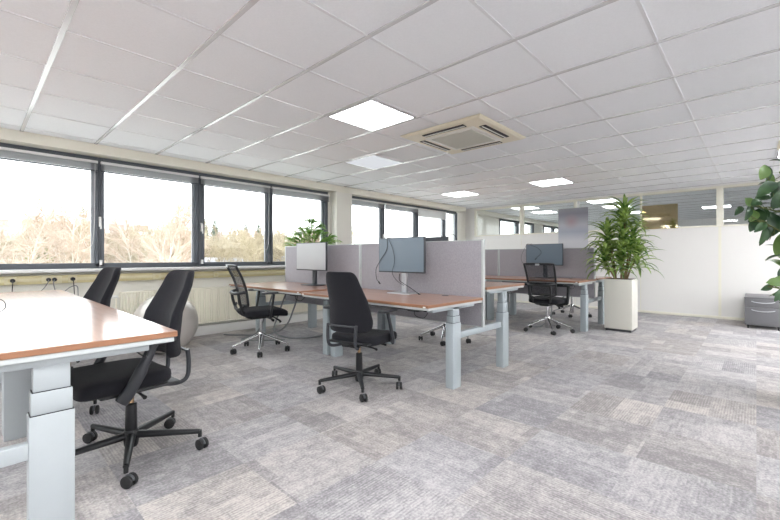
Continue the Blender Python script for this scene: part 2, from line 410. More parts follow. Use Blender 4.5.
# panes: (glass x0, glass x1, module x0, module x1)
panes = [(-3.35, -2.40, -3.6, -2.35), (-2.27, -1.28, -2.35, -1.20), (-1.14, -0.13, -1.20, -0.075), (-0.02, 1.022, -0.075, 1.055), (1.11, 2.165, 1.055, 2.21), (2.29, 3.285, 2.21, 3.32),
         (3.375, 4.415, 3.32, 4.513), (5.00, 5.925, 4.94, 5.97), (6.01, 7.04, 5.97, 7.09), (7.15, 8.18, 7.09, 8.225), (8.26, 8.745, 8.225, 8.76),
         (11.17, 12.3, 11.1, 12.38), (12.46, 13.6, 12.38, 13.7), (14.6, 15.45, 14.5, 15.55), (15.62, 16.5, 15.55, 16.6)]
handle_on = {4, 9}
for k, (a, b, m0, m1) in enumerate(panes):
    o = bpy.data.objects.new('window_%d' % (k+1), None); COL.objects.link(o); o.location = ((m0+m1)/2, WY, ZS)
    struct(o)
    cx = (m0+m1)/2
    f = MB()
    f.box(m0-cx, a-cx, 0.0, 0.09, 0, ZH-ZS, 0.004, 1).box(b-cx, m1-cx, 0.0, 0.09, 0, ZH-ZS, 0.004, 1)
    f.box(a-cx, b-cx, 0.0, 0.09, 0, 0.064).box(a-cx, b-cx, 0.0, 0.09, 1.272, ZH-ZS)
    # inner sash lip
    l = 0.018
    f.box(a-cx-0.03, a-cx+0.0, -0.014, 0.0, 0.03, 1.30).box(b-cx, b-cx+0.03, -0.014, 0, 0.03, 1.30).box(a-cx-0.03, b-cx+0.03, -0.014, 0.0, 0.03, 0.058).box(a-cx-0.03, b-cx+0.03, -0.014, 0.0, 1.278, 1.30)
    f.build('window_frame', 'anthracite', o, smooth=False)
    MB().box(a-cx, b-cx, 0.045, 0.051, 0.064, 1.272).build('pane', 'glass_out', o, smooth=False)
    # lighter reveal seal along the right edge
    MB().box(b-cx-0.035, b-cx, 0.02, 0.044, 0.064, 1.272).build('frame_seal', 'frame_light', o, smooth=False)
    if k in (3, 4, 5, 8, 9):
        h = MB()
        h.box(a-cx-0.055, a-cx-0.03, -0.022, -0.012, 0.50, 0.62, 0.003)
        h.tube([(a-cx-0.042, -0.022, 0.60), (a-cx-0.042, -0.05, 0.60), (a-cx-0.04, -0.055, 0.47)], 0.009, 8)
        h.box(a-cx-0.05, a-cx-0.02, -0.03, -0.012, 0.04, 0.10, 0.003)
        h.build('handle', 'white_plastic', o)

# partition to the next room
mull = [5.48, 4.20, 2.95, 1.70, 0.48, -0.77, -2.02, -3.27, -4.52, -5.77]
w = MB().box(PX, PX+0.09, Y0, WY, 0, 1.67).box(PX, PX+0.09, Y0, WY, 2.36, CZ).box(PX, PX+0.09, 5.48, WY, 1.67, 2.36)
struct(w.build('wall_far', 'panel_white', smooth=False), 'white panel partition with a glazed top')
g = MB()
g.box(PX-0.012, PX+0.10, Y0, 5.50, 1.655, 1.685, 0.003).box(PX-0.012, PX+0.10, Y0, 5.50, 2.345, 2.385, 0.003)
for y, hw in zip(mull, [0.022, 0.042, 0.03, 0.012, 0.05, 0.03, 0.03, 0.03, 0.03, 0.03]):
    g.box(PX-0.012, PX+0.10, y-hw, y+hw, 1.68, 2.36, 0.003)
for y in mull[1:]:
    hw = 0.02 if abs(y-0.48) < 0.01 else 0.005
    g.box(PX-0.004, PX, y-hw, y+hw, 0.05, 1.66)
struct(g.build('trim_7', 'cream_trim', smooth=False), 'cream mullions and rails of the partition')
struct(MB().box(PX-0.02, PX, Y0, WY-0.07, 0, 0.045, 0.004).build('baseboard_far', 'cream_trim'), 'low cream skirting along the partition')
for k in range(len(mull)-1):
    a, b = mull[k+1], mull[k]
    o = MB().box(PX+0.04, PX+0.048, a+0.02, b-0.02, 1.68, 2.35).build('window_%d' % (k+20), 'glass_in', smooth=False)
    struct(o, 'clear glass pane of the partition')

# outer walls of both rooms
w = MB().box(X0, X1, Y0-0.2, Y0, 0, 0.9).box(X0, X1, Y0-0.2, Y0, 2.3, CZ+0.1)
for x in (-4.0, -0.9, 2.4, 5.7, 9.0, 12.3, 15.6): w.box(x, x+0.9, Y0-0.2, Y0, 0.9, 2.3)  # openings between these piers are added, unseen, for fill light
struct(w.build('wall_right', 'wall_white', smooth=False))
struct(MB().box(X0-0.2, X0, Y0, WY+0.25, 0, CZ+0.1).build('wall_back', 'wall_white', smooth=False))
w = MB().box(X1, X1+0.2, Y0, WY+0.25, 0, 0.9).box(X1, X1+0.2, Y0, WY+0.25, 2.3, CZ+0.1)
w.box(X1, X1+0.2, Y0, WY+0.25, 0.9, 2.3)
struct(w.build('wall_front', 'wall_white', smooth=False))

# ------------------------------------------------------------------ blinds
def blind(m0, m1, label, drop=0.088, white=False, cord=True):
    W = m1-m0-0.03
    t = thing('venetian_blind', label, 'blind', ((m0+m1)/2, WY-0.045, 2.15), 0, 'raised blinds at the window heads')
    b = MB().box(-W/2, W/2, -0.02, 0.02, 0.068, 0.098, 0.003)
    b.build('head_rail', 'blind_white', t)
    s_ = MB(); n = int(drop/0.0095)
    for i in range(n):
        z = 0.064-i*0.0095; s_.box(-W/2+0.004, W/2-0.004, -0.019, 0.019, z-0.0032, z)
    z = 0.064-n*0.0095
    s_.build('slats', 'blind_white' if white else 'blind_grey', t, smooth=False)
    MB().box(-W/2+0.004, W/2-0.004, -0.02, 0.02, z-0.014, z-0.001, 0.003).build('bottom_rail', 'blind_white' if white else 'anthracite', t)
    if cord:
        c = MB().tube(bez([(W/2-0.03, -0.024, 0.06), (W/2-0.035, -0.026, -0.5), (W/2-0.05, -0.028, -0.86), (W/2-0.10, -0.03, -0.93), (W/2-0.13, -0.03, -0.87)], 6), 0.0022, 5)
        c.build('cord', 'white_plastic', t)
blab = {2: 'raised grey blind out at the far left window', 3: 'raised grey blind over the leftmost visible window', 4: 'raised grey blind over the second window from the left',
        5: 'raised grey blind over the third window, right of the handle mullion', 6: 'raised grey blind over the window behind the palm',
        7: 'raised grey blind over the first window past the pier', 8: 'raised grey blind over the second window past the pier',
        9: 'white blind hanging lower than the others past the pier', 10: 'narrow blind over the last window by the corner'}
for k, L_ in blab.items():
    if k in (2, 10): continue
    blind(panes[k][2], panes[k][3], L_, 0.16 if k == 9 else 0.085, k == 9, cord=(k in (3, 5, 9)))

# ------------------------------------------------------------------ trunking, sockets, plugs
t = thing('cable_trunking', 'pale yellow cable trunking running under the window sill', 'trunking', (0.3, WY-0.04, 0.81))
MB().box(-4.2, 4.26, -0.035, 0.039, 0, 0.092, 0.006).build('channel', 'duct_cream', t)
MB().box(-4.2, 4.26, -0.04, -0.034, 0.03, 0.062, 0.001).build('cover_strip', 'plate_cream', t)
def socket(x, wdt, label):
    s_ = thing('wall_socket', label, 'socket', (x, WY-0.081, 0.856), 0, 'sockets in the window trunking')
    MB().box(-wdt/2, wdt/2, -0.008, 0.0, -0.04, 0.04, 0.003).build('plate', 'plate_cream', s_)
    n = max(1, round(wdt/0.08)); r = MB()
    for i in range(n):
        cx = (i-(n-1)/2)*0.055
        r.lathe([(0.022, -0.010), (0.022, -0.0075), (0.019, -0.0075)], 18, (cx, 0, 0), 'y')
    r.build('socket_face', 'duct_cream', s_)
socket(0.29, 0.09, 'single cream socket at the far left of the trunking')
socket(0.62, 0.17, 'double cream socket holding two black plugs')
socket(0.80, 0.08, 'single cream socket with one plug left of the far chair')
socket(1.66, 0.10, 'blank cream outlet plate above the left end of the radiator')
socket(2.42, 0.07, 'small round cream outlet above the radiator middle')
def plug(x, pts, label, m='cable_black'):
    p = thing('power_plug', label, 'plug', (x, WY-0.09, 0.856), 0, 'plugs with leads in the trunking')
    MB().lathe([(0.019, -0.034), (0.021, -0.03), (0.021, -0.001), (0.012, 0.0)], 16, (0, 0, 0), 'y').build('plug_body', 'plastic_black', p)
    MB().tube(bez(pts, 8), 0.0045, 6).build('lead', m, p)
plug(0.305, [(0, -0.03, 0), (0, -0.05, -0.02), (-0.005, -0.05, -0.12), (0, -0.06, -0.35), (0.03, -0.2, -0.6)], 'black plug with a straight black lead, leftmost under the sill')
plug(0.590, [(0, -0.03, 0), (-0.01, -0.05, -0.03), (-0.06, -0.05, -0.11), (-0.15, -0.06, -0.16), (-0.4, -0.1, -0.17)], 'left of two black plugs side by side, pale lead', 'cable_grey')
plug(0.640, [(0, -0.03, 0), (-0.012, -0.05, -0.04), (0.01, -0.05, -0.13), (0.07, -0.05, -0.14), (0.13, -0.05, -0.09), (0.19, -0.05, -0.08), (0.2, -0.06, -0.18), (0.2, -0.1, -0.5)], 'right of two black plugs side by side, looping lead', 'cable_grey')
plug(0.800, [(0, -0.03, 0), (0.0, -0.05, -0.03), (0.005, -0.05, -0.1), (0.01, -0.06, -0.3), (0.0, -0.15, -0.6)], 'single black plug nearest the far chair', 'cable_black')

# ------------------------------------------------------------------ radiator
t = thing('radiator', 'long cream ribbed panel radiator under the windows', 'radiator', (1.27, WY-0.005, 0.17))
RL = 3.05; b = MB(); n = 92
vs = []; nz = [0, 0.02, 0.47, 0.49]
for z in nz:
    for i in range(n*4+1):
        x = RL*i/(n*4); ph = i % 4
        y = -0.085 + ([0.0, 0.0, 0.013, 0.013][ph] if 0.01 < z < 0.48 else 0.0)
        vs.append((x, y, z))
k = n*4+1
b.add(vs, [(j*k+i, j*k+i+1, (j+1)*k+i+1, (j+1)*k+i) for j in range(3) for i in range(k-1)])
b.box(0, RL, -0.06, -0.03, 0.0, 0.49)
b.build('panel', 'radiator_cream', t, smooth=False)
MB().box(0, RL, -0.09, -0.02, 0.49, 0.505, 0.002).box(-0.004, 0, -0.088, -0.02, 0.0, 0.5).box(RL, RL+0.004, -0.088, -0.02, 0, 0.5).build('casing', 'radiator_cream', t)
MB().tube([(-0.01, -0.06, 0.45), (-0.045, -0.06, 0.45), (-0.05, -0.06, 0.42), (-0.05, -0.06, -0.16)], 0.009, 8).build('pipe', 'radiator_cream', t)
MB().lathe([(0.018, -0.10), (0.02, -0.095), (0.02, -0.045), (0.014, -0.03)], 14, (0, -0.06, 0.45), 'x').build('valve', 'white_plastic', t)
for bx_ in (0.5, 2.5): MB().box(bx_, bx_+0.04, -0.03, 0.0, 0.1, 0.4).build('bracket', 'radiator_cream', t)

# ------------------------------------------------------------------ ceiling fittings
def ceil_light(ix, iy, label, lit='lamp_on', group='square ceiling light panels'):
    x = TX0+TA*(ix+0.5); y = TY0-TB*(iy-0.5)
    t = thing('ceiling_light', label, 'light', (x, y, CZ-0.012), 0, group)
    a = 0.292
    f = MB().box(-a, a, -a, -a+0.014, 0, 0.012).box(-a, a, a-0.014, a, 0, 0.012).box(-a, -a+0.014, -a+0.014, a-0.014, 0, 0.012).box(a-0.014, a, -a+0.014, a-0.014, 0, 0.012)
    f.build('light_frame', 'tbar', t, smooth=False)
    MB().box(-a+0.014, a-0.014, -a+0.014, a-0.014, 0.003, 0.011).build('diffuser', lit, t, smooth=False)
ceil_light(3, 1, 'large bright ceiling panel nearest the camera, left of the air unit')
ceil_light(5, -1, 'unlit ceiling panel with a painted bluish glow, between the bright one and the windows', lit='panel_sky_glow')
ceil_light(10, -2, 'bright ceiling panel close to the window corner')
ceil_light(10, 1, 'bright ceiling panel above the far desks')
ceil_light(15, -2, 'lit panel seen through the left partition glass, nearer one')
ceil_light(17, -2, 'lit panel seen through the left partition glass, farther one')
ceil_light(15, 1, 'lit panel seen through the glass behind the planter')
ceil_light(17, 1, 'lit panel seen through the glass, second behind the planter')
ceil_light(20, 4, 'lit panel far behind the right partition glass')
ceil_light(20, 1, 'lit panel far behind the amber sheet')
for ix, iy in ((-4, 1), (-4, 7), (3, 10), (3, 13), (10, 6), (10, 10), (-4, 12), (-4, -2), (6, 8), (13, 9), (-1, 4), (6, 12)):  # unseen panels added to brighten the room
    ceil_light(ix, iy, 'added square ceiling panel out of view, brightening the room', 'lamp_fill', group='added fill panels out of view')

def cassette(x, y, label):
    t = thing('air_conditioner', label, 'air conditioner', (x, y, CZ-0.035))
    h = 0.485
    c = MB()
    # sloped bevelled casing ring
    vs = []
    for r, z in ((h, 0.029), (h, 0.020), (h-0.03, 0.004), (0.30, 0.0), (0.295, 0.012)):
        vs += [(-r, -r, z), (r, -r, z), (r, r, z), (-r, r, z)]
    fs = [(4*i+j, 4*i+(j+1) % 4, 4*i+4+(j+1) % 4, 4*i+4+j) for i in range(4) for j in range(4)]
    c.add(vs, fs); c.box(-h+0.02, h-0.02, -h+0.02, h-0.02, 0.027, 0.034)
    c.build('casing', 'ac_beige', t, smooth=False)
    p = MB().box(-0.30, 0.30, -0.30, 0.30, -0.006, 0.02, 0.006); p.build('grille_frame', 'ac_white', t)
    gr = MB()
    for i in range(30):
        v = -0.232+i*0.016; gr.box(-0.24, 0.24, v-0.0045, v+0.0045, -0.012, -0.006)
    gr.box(-0.245, 0.245, -0.245, -0.238, -0.014, -0.006).box(-0.245, 0.245, 0.238, 0.245, -0.014, -0.006)
    gr.build('intake_grille', 'ac_grille', t, smooth=False)
    for k in range(4):
        mt = Matrix.Rotation(k*PI/2, 4, 'Z')
        MB().box(-0.25, 0.25, 0.335, 0.405, -0.003, 0.01, mtx=mt).build('air_slot', 'ac_dark', t, smooth=False)
        MB().box(-0.245, 0.245, 0.364, 0.372, -0.01, -0.002, mtx=mt).build('louvre', 'ac_white', t, smooth=False)
cassette(3.65, 2.32, 'beige square ceiling cassette air conditioner beside the bright panel')
t = thing('ceiling_vent', 'small dark ceiling vent at the right picture edge', 'vent', (6.45, -0.42, CZ-0.014))
MB().box(-0.2, 0.2, -0.2, 0.2, 0.004, 0.013).build('vent_back', 'ac_dark', t, smooth=False)
v = MB().box(-0.24, 0.24, -0.24, -0.2, 0, 0.013).box(-0.24, 0.24, 0.2, 0.24, 0, 0.013).box(-0.24, -0.2, -0.2, 0.2, 0, 0.013).box(0.2, 0.24, -0.2, 0.2, 0, 0.013)
v.build('vent_frame', 'ac_beige', t, smooth=False)

# ------------------------------------------------------------------ things on the partition
t = thing('hanging_picture', 'tall blurred grey picture panel hung on the far partition', 'picture', (PX-0.02, 2.99, 1.15))
MB().box(-0.012, 0.0, -0.315, 0.315, 0, 1.05, 0.002).build('picture_panel', 'poster_blur', t)
for y in (-0.12,):
    MB().box(-0.02, -0.004, y-0.02, y+0.02, 1.05, 1.2, 0.003).build('hanger', 'white_plastic', t)
t = thing('amber_sheet', 'translucent amber plastic sheet fixed over the partition glass', 'sheet', (PX-0.03, 1.37, 1.66))
MB().box(-0.006, 0, -0.28, 0.30, 0, 0.465).build('sheet_body', 'amber', t, smooth=False)
MB().lathe([(0.008, -0.01), (0.008, 0.0)], 12, (0, 0.02, 0.43), 'x').build('fixing', 'plastic_black', t)

# ------------------------------------------------------------------ desks
def desk_leg(parent, x, y, top, wx, wy, m, stage=0.549, low=0.0):
    """three-stage lifting column, widest tube lowest"""
    leg = MB().box(x-wx/2, x+wx/2, y-wy/2, y+wy/2, low, stage, 0.004).build('leg', m, parent)
    mid = stage+(top-stage)*0.42
    MB().box(x-wx/2+0.006, x+wx/2-0.006, y-wy/2+0.005, y+wy/2-0.005, stage-0.002, mid, 0.003).build('leg_stage', m, leg)
    MB().box(x-wx/2+0.012, x+wx/2-0.012, y-wy/2+0.01, y+wy/2-0.01, mid-0.002, top, 0.003).build('leg_stage', m, leg)
    MB().box(x-wx/2+0.003, x+wx/2-0.003, y-wy/2+0.003, y+wy/2-0.003, stage-0.003, stage+0.003).build('leg_collar', 'plastic_black', leg, smooth=False)
    MB().box(x-wx/2+0.009, x+wx/2-0.009, y-wy/2+0.008, y+wy/2-0.008, mid-0.003, mid+0.003).build('leg_collar', 'plastic_black', leg, smooth=False)
def desk(label, x0, x1, y0, y1, z, legx, group, m='leg_grey', legw=(0.115, 0.08), user=-1, clip=False, leginset=0.06, grommet=True):
    cx, cy = (x0+x1)/2, (y0+y1)/2
    t = thing('desk', label, 'desk', (cx, cy, 0), 0, group)
    hx, hy = (x1-x0)/2, (y1-y0)/2
    MB().box(-hx, hx, -hy, hy, z-0.003, z, 0.001, 1).build('tabletop', 'wood', t)
    MB().box(-hx, hx, -hy, hy, z-0.024, z-0.003, 0.002, 1).build('table_edge', 'wood_edge', t)
    MB().box(-hx+0.012, hx-0.012, -hy+0.004, hy-0.004, z-0.044, z-0.024, 0.002, 1).build('under_tray', 'edge_grey', t)
    for yy in (-hy+leginset, hy-leginset):
        desk_leg(t, legx-cx, yy, z-0.05, legw[0], legw[1], m)
        MB().box(-hx+0.10, hx-0.10, yy-0.03, yy+0.03, z-0.07, z-0.044, 0.003).build('support_arm', m, t)
    MB().box(legx-cx-0.03, legx-cx+0.03, -hy+leginset+0.02, hy-leginset-0.02, z-0.085, z-0.05, 0.003).build('beam', m, t)
    # controller under the user's edge with a little dangling lead
    ux = user*(hx-0.05); yy = -hy+0.16
    c = MB().box(ux-0.035, ux+0.035, yy-0.06, yy+0.06, z-0.062, z-0.044, 0.004); c.build('controller', 'plastic_black', t)
    MB().tube(bez([(ux-user*0.02, yy+0.03, z-0.055), (ux-user*0.02, yy+0.02, z-0.10), (ux-user*0.04, yy-0.05, z-0.115), (ux-user*0.10, yy-0.06, z-0.06)], 6), 0.003, 6).build('controller_lead', 'cable_black', t)
    MB().box(-0.02 if user < 0 else -0.08, 0.10 if user < 0 else 0.04, -hy+0.3, hy-0.3, z-0.12, z-0.07, 0.005).build('cable_tray', 'plastic_dark', t)
    if clip:
        for s_ in (-1, 1):
            MB().box(-hx-0.002, -hx+0.02, s_*(hy-0.035)-0.012, s_*(hy-0.035)+0.012, z-0.022, z-0.012).build('clip', 'white_plastic', t, smooth=False)
    if grommet:
        gx = -user*(hx-0.08)
        MB().lathe([(0.034, z-0.001), (0.034, z+0.003), (0.026, z+0.003), (0.026, z+0.001)], 20, (gx, -hy+0.36, 0)).build('cable_port', 'plastic_dark', t)
    return t
def crossbar(t, x0, x1, y, m='leg_grey', z0=0.405, z1=0.46):
    MB().box(x0, x1, y-0.02, y+0.02, z0, z1, 0.003).build('crossbar', m, t)

# near bench (left foreground)
d1 = desk('wooden height-adjustable desk with pale legs, nearest at left', -0.20, 0.604, 1.80, 3.36, 0.788, 0.20, 'desks of the near bench', 'leg_silver', (0.126, 0.07), user=1, leginset=0.055, grommet=False)
crossbar(d1, -0.95, 0.137-0.202, 1.84-2.58, 'leg_silver')
d2 = desk('wooden desk with pale legs behind the nearest one, by the window', -0.20, 0.604, 3.375, 4.935, 0.788, 0.20, 'desks of the near bench', 'leg_silver', (0.126, 0.07), user=1, leginset=0.055, grommet=False)
# main bench and far bench
def bench(dx, L, zf=(0.735, 0.745), zr=(0.825, 0.80)):
    sx = 3.225+dx
    a = desk(L[0], 2.37+dx, 3.19+dx, 1.82, 3.49, zf[0], 2.80+dx, L[4], clip=True)
    b = desk(L[1], 2.37+dx, 3.19+dx, 3.51, 5.17, zf[1], 2.80+dx, L[4], clip=True)
    c = desk(L[2], 3.26+dx, 4.07+dx, 1.82, 3.49, zr[0], 3.68+dx, L[4], user=1)
    d = desk(L[3], 3.26+dx, 4.07+dx, 3.51, 5.17, zr[1], 3.68+dx, L[4], user=1)
    crossbar(a, 2.80+0.058-2.78, 3.68-0.058-2.78, 1.88-2.655); crossbar(b, 2.80+0.058-2.78, 3.68-0.058-2.78, 5.11-4.34)
    return a, b, c, d
bench(0.0, ['wooden desk holding the dark monitor, right front of the middle bench',
            'wooden desk with the pale monitor, behind the black chair',
            'raised wooden desk on the rear side of the middle bench, right end',
            'wooden desk hidden behind the middle screens, near the palm', 'desks of the middle bench'])
bench(3.47, ['wooden desk the far mesh chair faces, left of the planter',
             'wooden desk of the far bench, nearer the windows',
             'wooden desk on the rear side of the far bench, beside the planter',
             'wooden desk at the rear of the far bench by the windows', 'desks of the far bench'], (0.765, 0.765), (0.77, 0.77))

def screen(x, y0, y1, zt, label, group):
    t = thing('desk_screen', label, 'screen', (x, (y0+y1)/2, 0.46), 0, group)
    h = (y1-y0)/2; Z = zt-0.46
    MB().box(-0.019, 0.019, -h+0.012, h-0.012, 0.004, Z-0.008, 0.004).build('fabric_panel', 'fabric_screen', t)
    MB().box(-0.022, 0.022, -h, -h+0.014, 0, Z).box(-0.022, 0.022, h-0.014, h, 0, Z).box(-0.022, 0.022, -h+0.014, h-0.014, Z-0.008, Z).box(-0.022, 0.022, -h+0.014, h-0.014, 0, 0.006).build('aluminium_frame', 'aluminium', t, smooth=False)
    MB().box(-0.03, 0.03, -h+0.25, -h+0.29, 0.2, 0.26).box(-0.03, 0.03, h-0.29, h-0.25, 0.2, 0.26).build('clamp', 'aluminium', t, smooth=False)
screen(3.225, 1.83, 3.475, 1.265, 'grey fabric divider behind the dark monitor', 'fabric dividers')
screen(3.225, 3.49, 5.13, 1.265, 'grey fabric divider behind the pale monitor', 'fabric dividers')
screen(6.695, 1.85, 3.475, 1.255, 'grey fabric divider behind the far mesh chair', 'fabric dividers')
screen(6.695, 3.49, 5.13, 1.255, 'far grey fabric divider, partly hidden behind the middle bench', 'fabric dividers')

# ------------------------------------------------------------------ monitors
def monitor(label, x, y, z, rz, disp='display_blue_sheen', base='monitor_silver', lift=0.20, W=0.61, H=0.355, standx=0.0):
    """local: screen faces -x"""
    t = thing('monitor', label, 'monitor', (x, y, z), rz, 'monitors on the desks')
    MB().box(-0.022, 0.004, -W/2, W/2, lift, lift+H, 0.004).build('monitor_body', 'monitor_back', t)
    MB().box(0.004, 0.03, -W/2+0.08, W/2-0.08, lift+0.05, lift+H-0.05, 0.012).build('rear_housing', 'monitor_back', t)
    MB().box(-0.0235, -0.021, -W/2+0.008, W/2-0.008, lift+0.012, lift+H-0.008).build('display', disp, t, smooth=False)
    MB().box(0.03, 0.062, -0.032+standx, 0.032+standx, 0.008, lift+0.16, 0.006).build('stand_neck', base, t)
    MB().box(-0.07, 0.115, -0.14+standx, 0.14+standx, 0.0, 0.010, 0.003).build('stand_base', base, t)
    return t
monitor('dark flat monitor with loose cables on the middle bench', 2.98, 2.62, 0.735, 0, 'display_blue_sheen', 'monitor_silver', 0.212)
monitor('monitor with a painted pale screen sheen on a dark stand, left part of the middle bench', 2.99, 4.16, 0.745, 0.03, 'display_pale_sheen', 'monitor_back', 0.19)
monitor('flat monitor behind the far mesh chair', 6.50, 2.57, 0.765, 0, 'display_blue_sheen', 'monitor_back', 0.205)
monitor('monitor seen from behind, top edge above the middle screen', 3.62, 2.81, 0.825, PI, 'display_blue_sheen', 'monitor_back', 0.155)
# cables draped over monitors
def cable(pts, label, r=0.0032, m='cable_black', cat='cable', ends=None):
    mb = MB().tube(bez(pts, 8), r, 6)
    if ends:
        p, q = Vector(pts[-1]), Vector(pts[-2]); d = (p-q).normalized()
        mb.tube([p, p+d*0.035], 0.007, 6)
    return tag(mb.build('cable', m), label, cat, 'loose cables')
cable([(2.995, 2.80, 1.306), (2.968, 2.80, 1.308), (2.951, 2.795, 1.29), (2.948, 2.80, 1.18), (2.948, 2.90, 1.06), (2.948, 2.955, 0.975), (2.90, 2.90, 0.88), (2.89, 2.86, 0.85)], 'black cable hanging over the left side of the dark monitor', ends=True)
cable([(2.995, 2.78, 1.306), (2.968, 2.78, 1.308), (2.951, 2.77, 1.29), (2.948, 2.71, 1.17), (2.948, 2.69, 1.06), (2.948, 2.72, 0.94), (2.96, 2.66, 0.86), (3.03, 2.60, 0.80)], 'thin black cable hanging over the middle of the dark monitor', 0.0024)
cable([(3.035, 2.70, 0.93), (2.99, 2.66, 0.87), (2.98, 2.60, 0.84), (2.99, 2.52, 0.80), (3.02, 2.44, 0.745)], 'short black cable looped at the neck of the dark monitor', ends=True)
cable([(6.52, 2.79, 1.329), (6.485, 2.79, 1.331), (6.471, 2.79, 1.31), (6.468, 2.67, 1.26), (6.468, 2.61, 1.18), (6.468, 2.69, 1.09)], 'black cable draped over the monitor behind the far chair', ends=True)
cable([(6.52, 2.83, 1.329), (6.485, 2.85, 1.331), (6.471, 2.88, 1.28), (6.468, 2.94, 1.16), (6.468, 2.95, 1.05), (6.46, 2.88, 0.96)], 'thin cable hanging off the left edge of the far monitor', 0.0024)
cable([(3.64, 2.52, 1.338), (3.64, 2.48, 1.352), (3.63, 2.42, 1.345), (3.62, 2.39, 1.30), (3.62, 2.35, 1.2), (3.62, 2.37, 1.1), (3.62, 2.38, 0.9), (3.62, 2.38, 0.83)], 'black cable curling beside the monitor behind the middle screen')
RV = Vector((0.6825, -0.731, 0))
pts = [Vector((0.115, 3.15, 0.827))+RV*0.036*math.cos(a)+Vector((0, 0, 0.034*math.sin(a))) for a in [-PI/2+2*PI*i/28 for i in range(27)]]
pts += [Vector((0.09, 3.2, 0.7925)), Vector((0.02, 3.3, 0.7925)), Vector((-0.1, 3.35, 0.7925))]
tag(MB().tube(pts, 0.0022, 6).build('cable', 'cable_black'), 'thin black cable loop standing on the nearest desk at the left edge', 'cable', 'loose cables')
# thick hoses under the left desk of the middle bench
def hose(pts, label):
    tag(MB().tube(bez(pts, 8), 0.0105, 8).build('cable_hose', 'cable_grey'), label, 'hose', 'grey hoses under the middle bench')
hose([(3.05, 4.55, 0.62), (3.02, 4.62, 0.40), (2.98, 4.75, 0.16), (2.85, 4.95, 0.03), (2.62, 5.25, 0.012), (2.45, 5.5, 0.012)], 'grey hose curving down from the desk to the floor by the radiator')
hose([(2.90, 4.62, 0.62), (2.84, 4.70, 0.35), (2.82, 4.78, 0.10), (2.95, 4.62, 0.012), (3.22, 4.42, 0.012), (3.42, 4.46, 0.012)], 'grey hose bending along the floor towards the desk leg')
hose([(2.84, 4.86, 0.60), (2.78, 4.92, 0.34), (2.66, 4.96, 0.08), (2.45, 4.98, 0.012), (2.62, 4.74, 0.012), (2.86, 4.58, 0.012)], 'grey hose loop on the floor behind the left mesh chair')
hose([(6.42, 2.46, 0.66), (6.40, 2.42, 0.4), (6.33, 2.40, 0.16), (6.2, 2.5, 0.012), (6.1, 2.62, 0.012)], 'dark lead hanging under the far desk')

# ------------------------------------------------------------------ chairs
def star_base(t, m, R, hubz, tipz, thick, rot, curved=0.0, castm='wheel_grey'):
    MB().lathe([(0.030, 0.05), (0.034, 0.06), (0.040, hubz-0.02), (0.036, hubz+0.012), (0.03, hubz+0.018)], 20).build('hub', m, t)
    for k in range(5):
        a = rot+2*PI*k/5; ca, sa = math.cos(a), math.sin(a)
        pts = []; rs = []
        for i in range(9):
            s_ = i/8; r = 0.02+(R-0.02)*s_
            z = hubz-0.012+(tipz-hubz+0.012)*s_+curved*math.sin(PI*s_)
            pts.append((r*ca, r*sa, z)); rs.append((thick*(1-0.35*s_), thick*(1.15-0.5*s_)))
        b = MB().tube(pts, rs, 10)
        b.tube([(R*ca, R*sa, tipz+0.008), (R*ca, R*sa, tipz-0.03)], 0.011, 10)
        leg = b.build('base_leg', m, t)
        # twin-wheel caster, trailing in its own direction
        ca2 = a+[0.9, -0.7, 2.0, 0.3, -1.5][k]; d = Vector((math.cos(ca2), math.sin(ca2), 0)); sd = Vector((-d.y, d.x, 0))
        P = Vector((R*ca, R*sa, 0))+d*0.018
        c = MB()
        def wheel(off, w, r):
            vs = []; n = 18
            for q, rr in ((-w/2, r*0.82), (-w/2+0.003, r), (w/2-0.003, r), (w/2, r*0.82)):
                for j in range(n):
                    th = 2*PI*j/n; v = P+sd*(off+q)+d*rr*math.cos(th)+Vector((0, 0, 0.031+rr*math.sin(th))); vs.append(v)
            fs = [(i*n+j, i*n+(j+1) % n, (i+1)*n+(j+1) % n, (i+1)*n+j) for i in range(3) for j in range(n)]+[tuple(range(n)), tuple(range(3*n, 4*n))]
            c.add(vs, fs)
        wheel(-0.016, 0.018, 0.030); wheel(0.016, 0.018, 0.030)
        cst = c.build('caster', 'rubber', t)
        h = MB(); vs = []
        arc = [P+d*0.024*math.cos(th)+Vector((0, 0, 0.034+0.024*math.sin(th))) for th in [PI*i/8 for i in range(9)]]
        h.tube(arc, (0.006), 6); h.tube([P-sd*0.02+Vector((0, 0, 0.031)), P+sd*0.028*0+sd*0.02+Vector((0, 0, 0.031))], 0.008, 8)
        h.build('caster_hood', castm, cst)
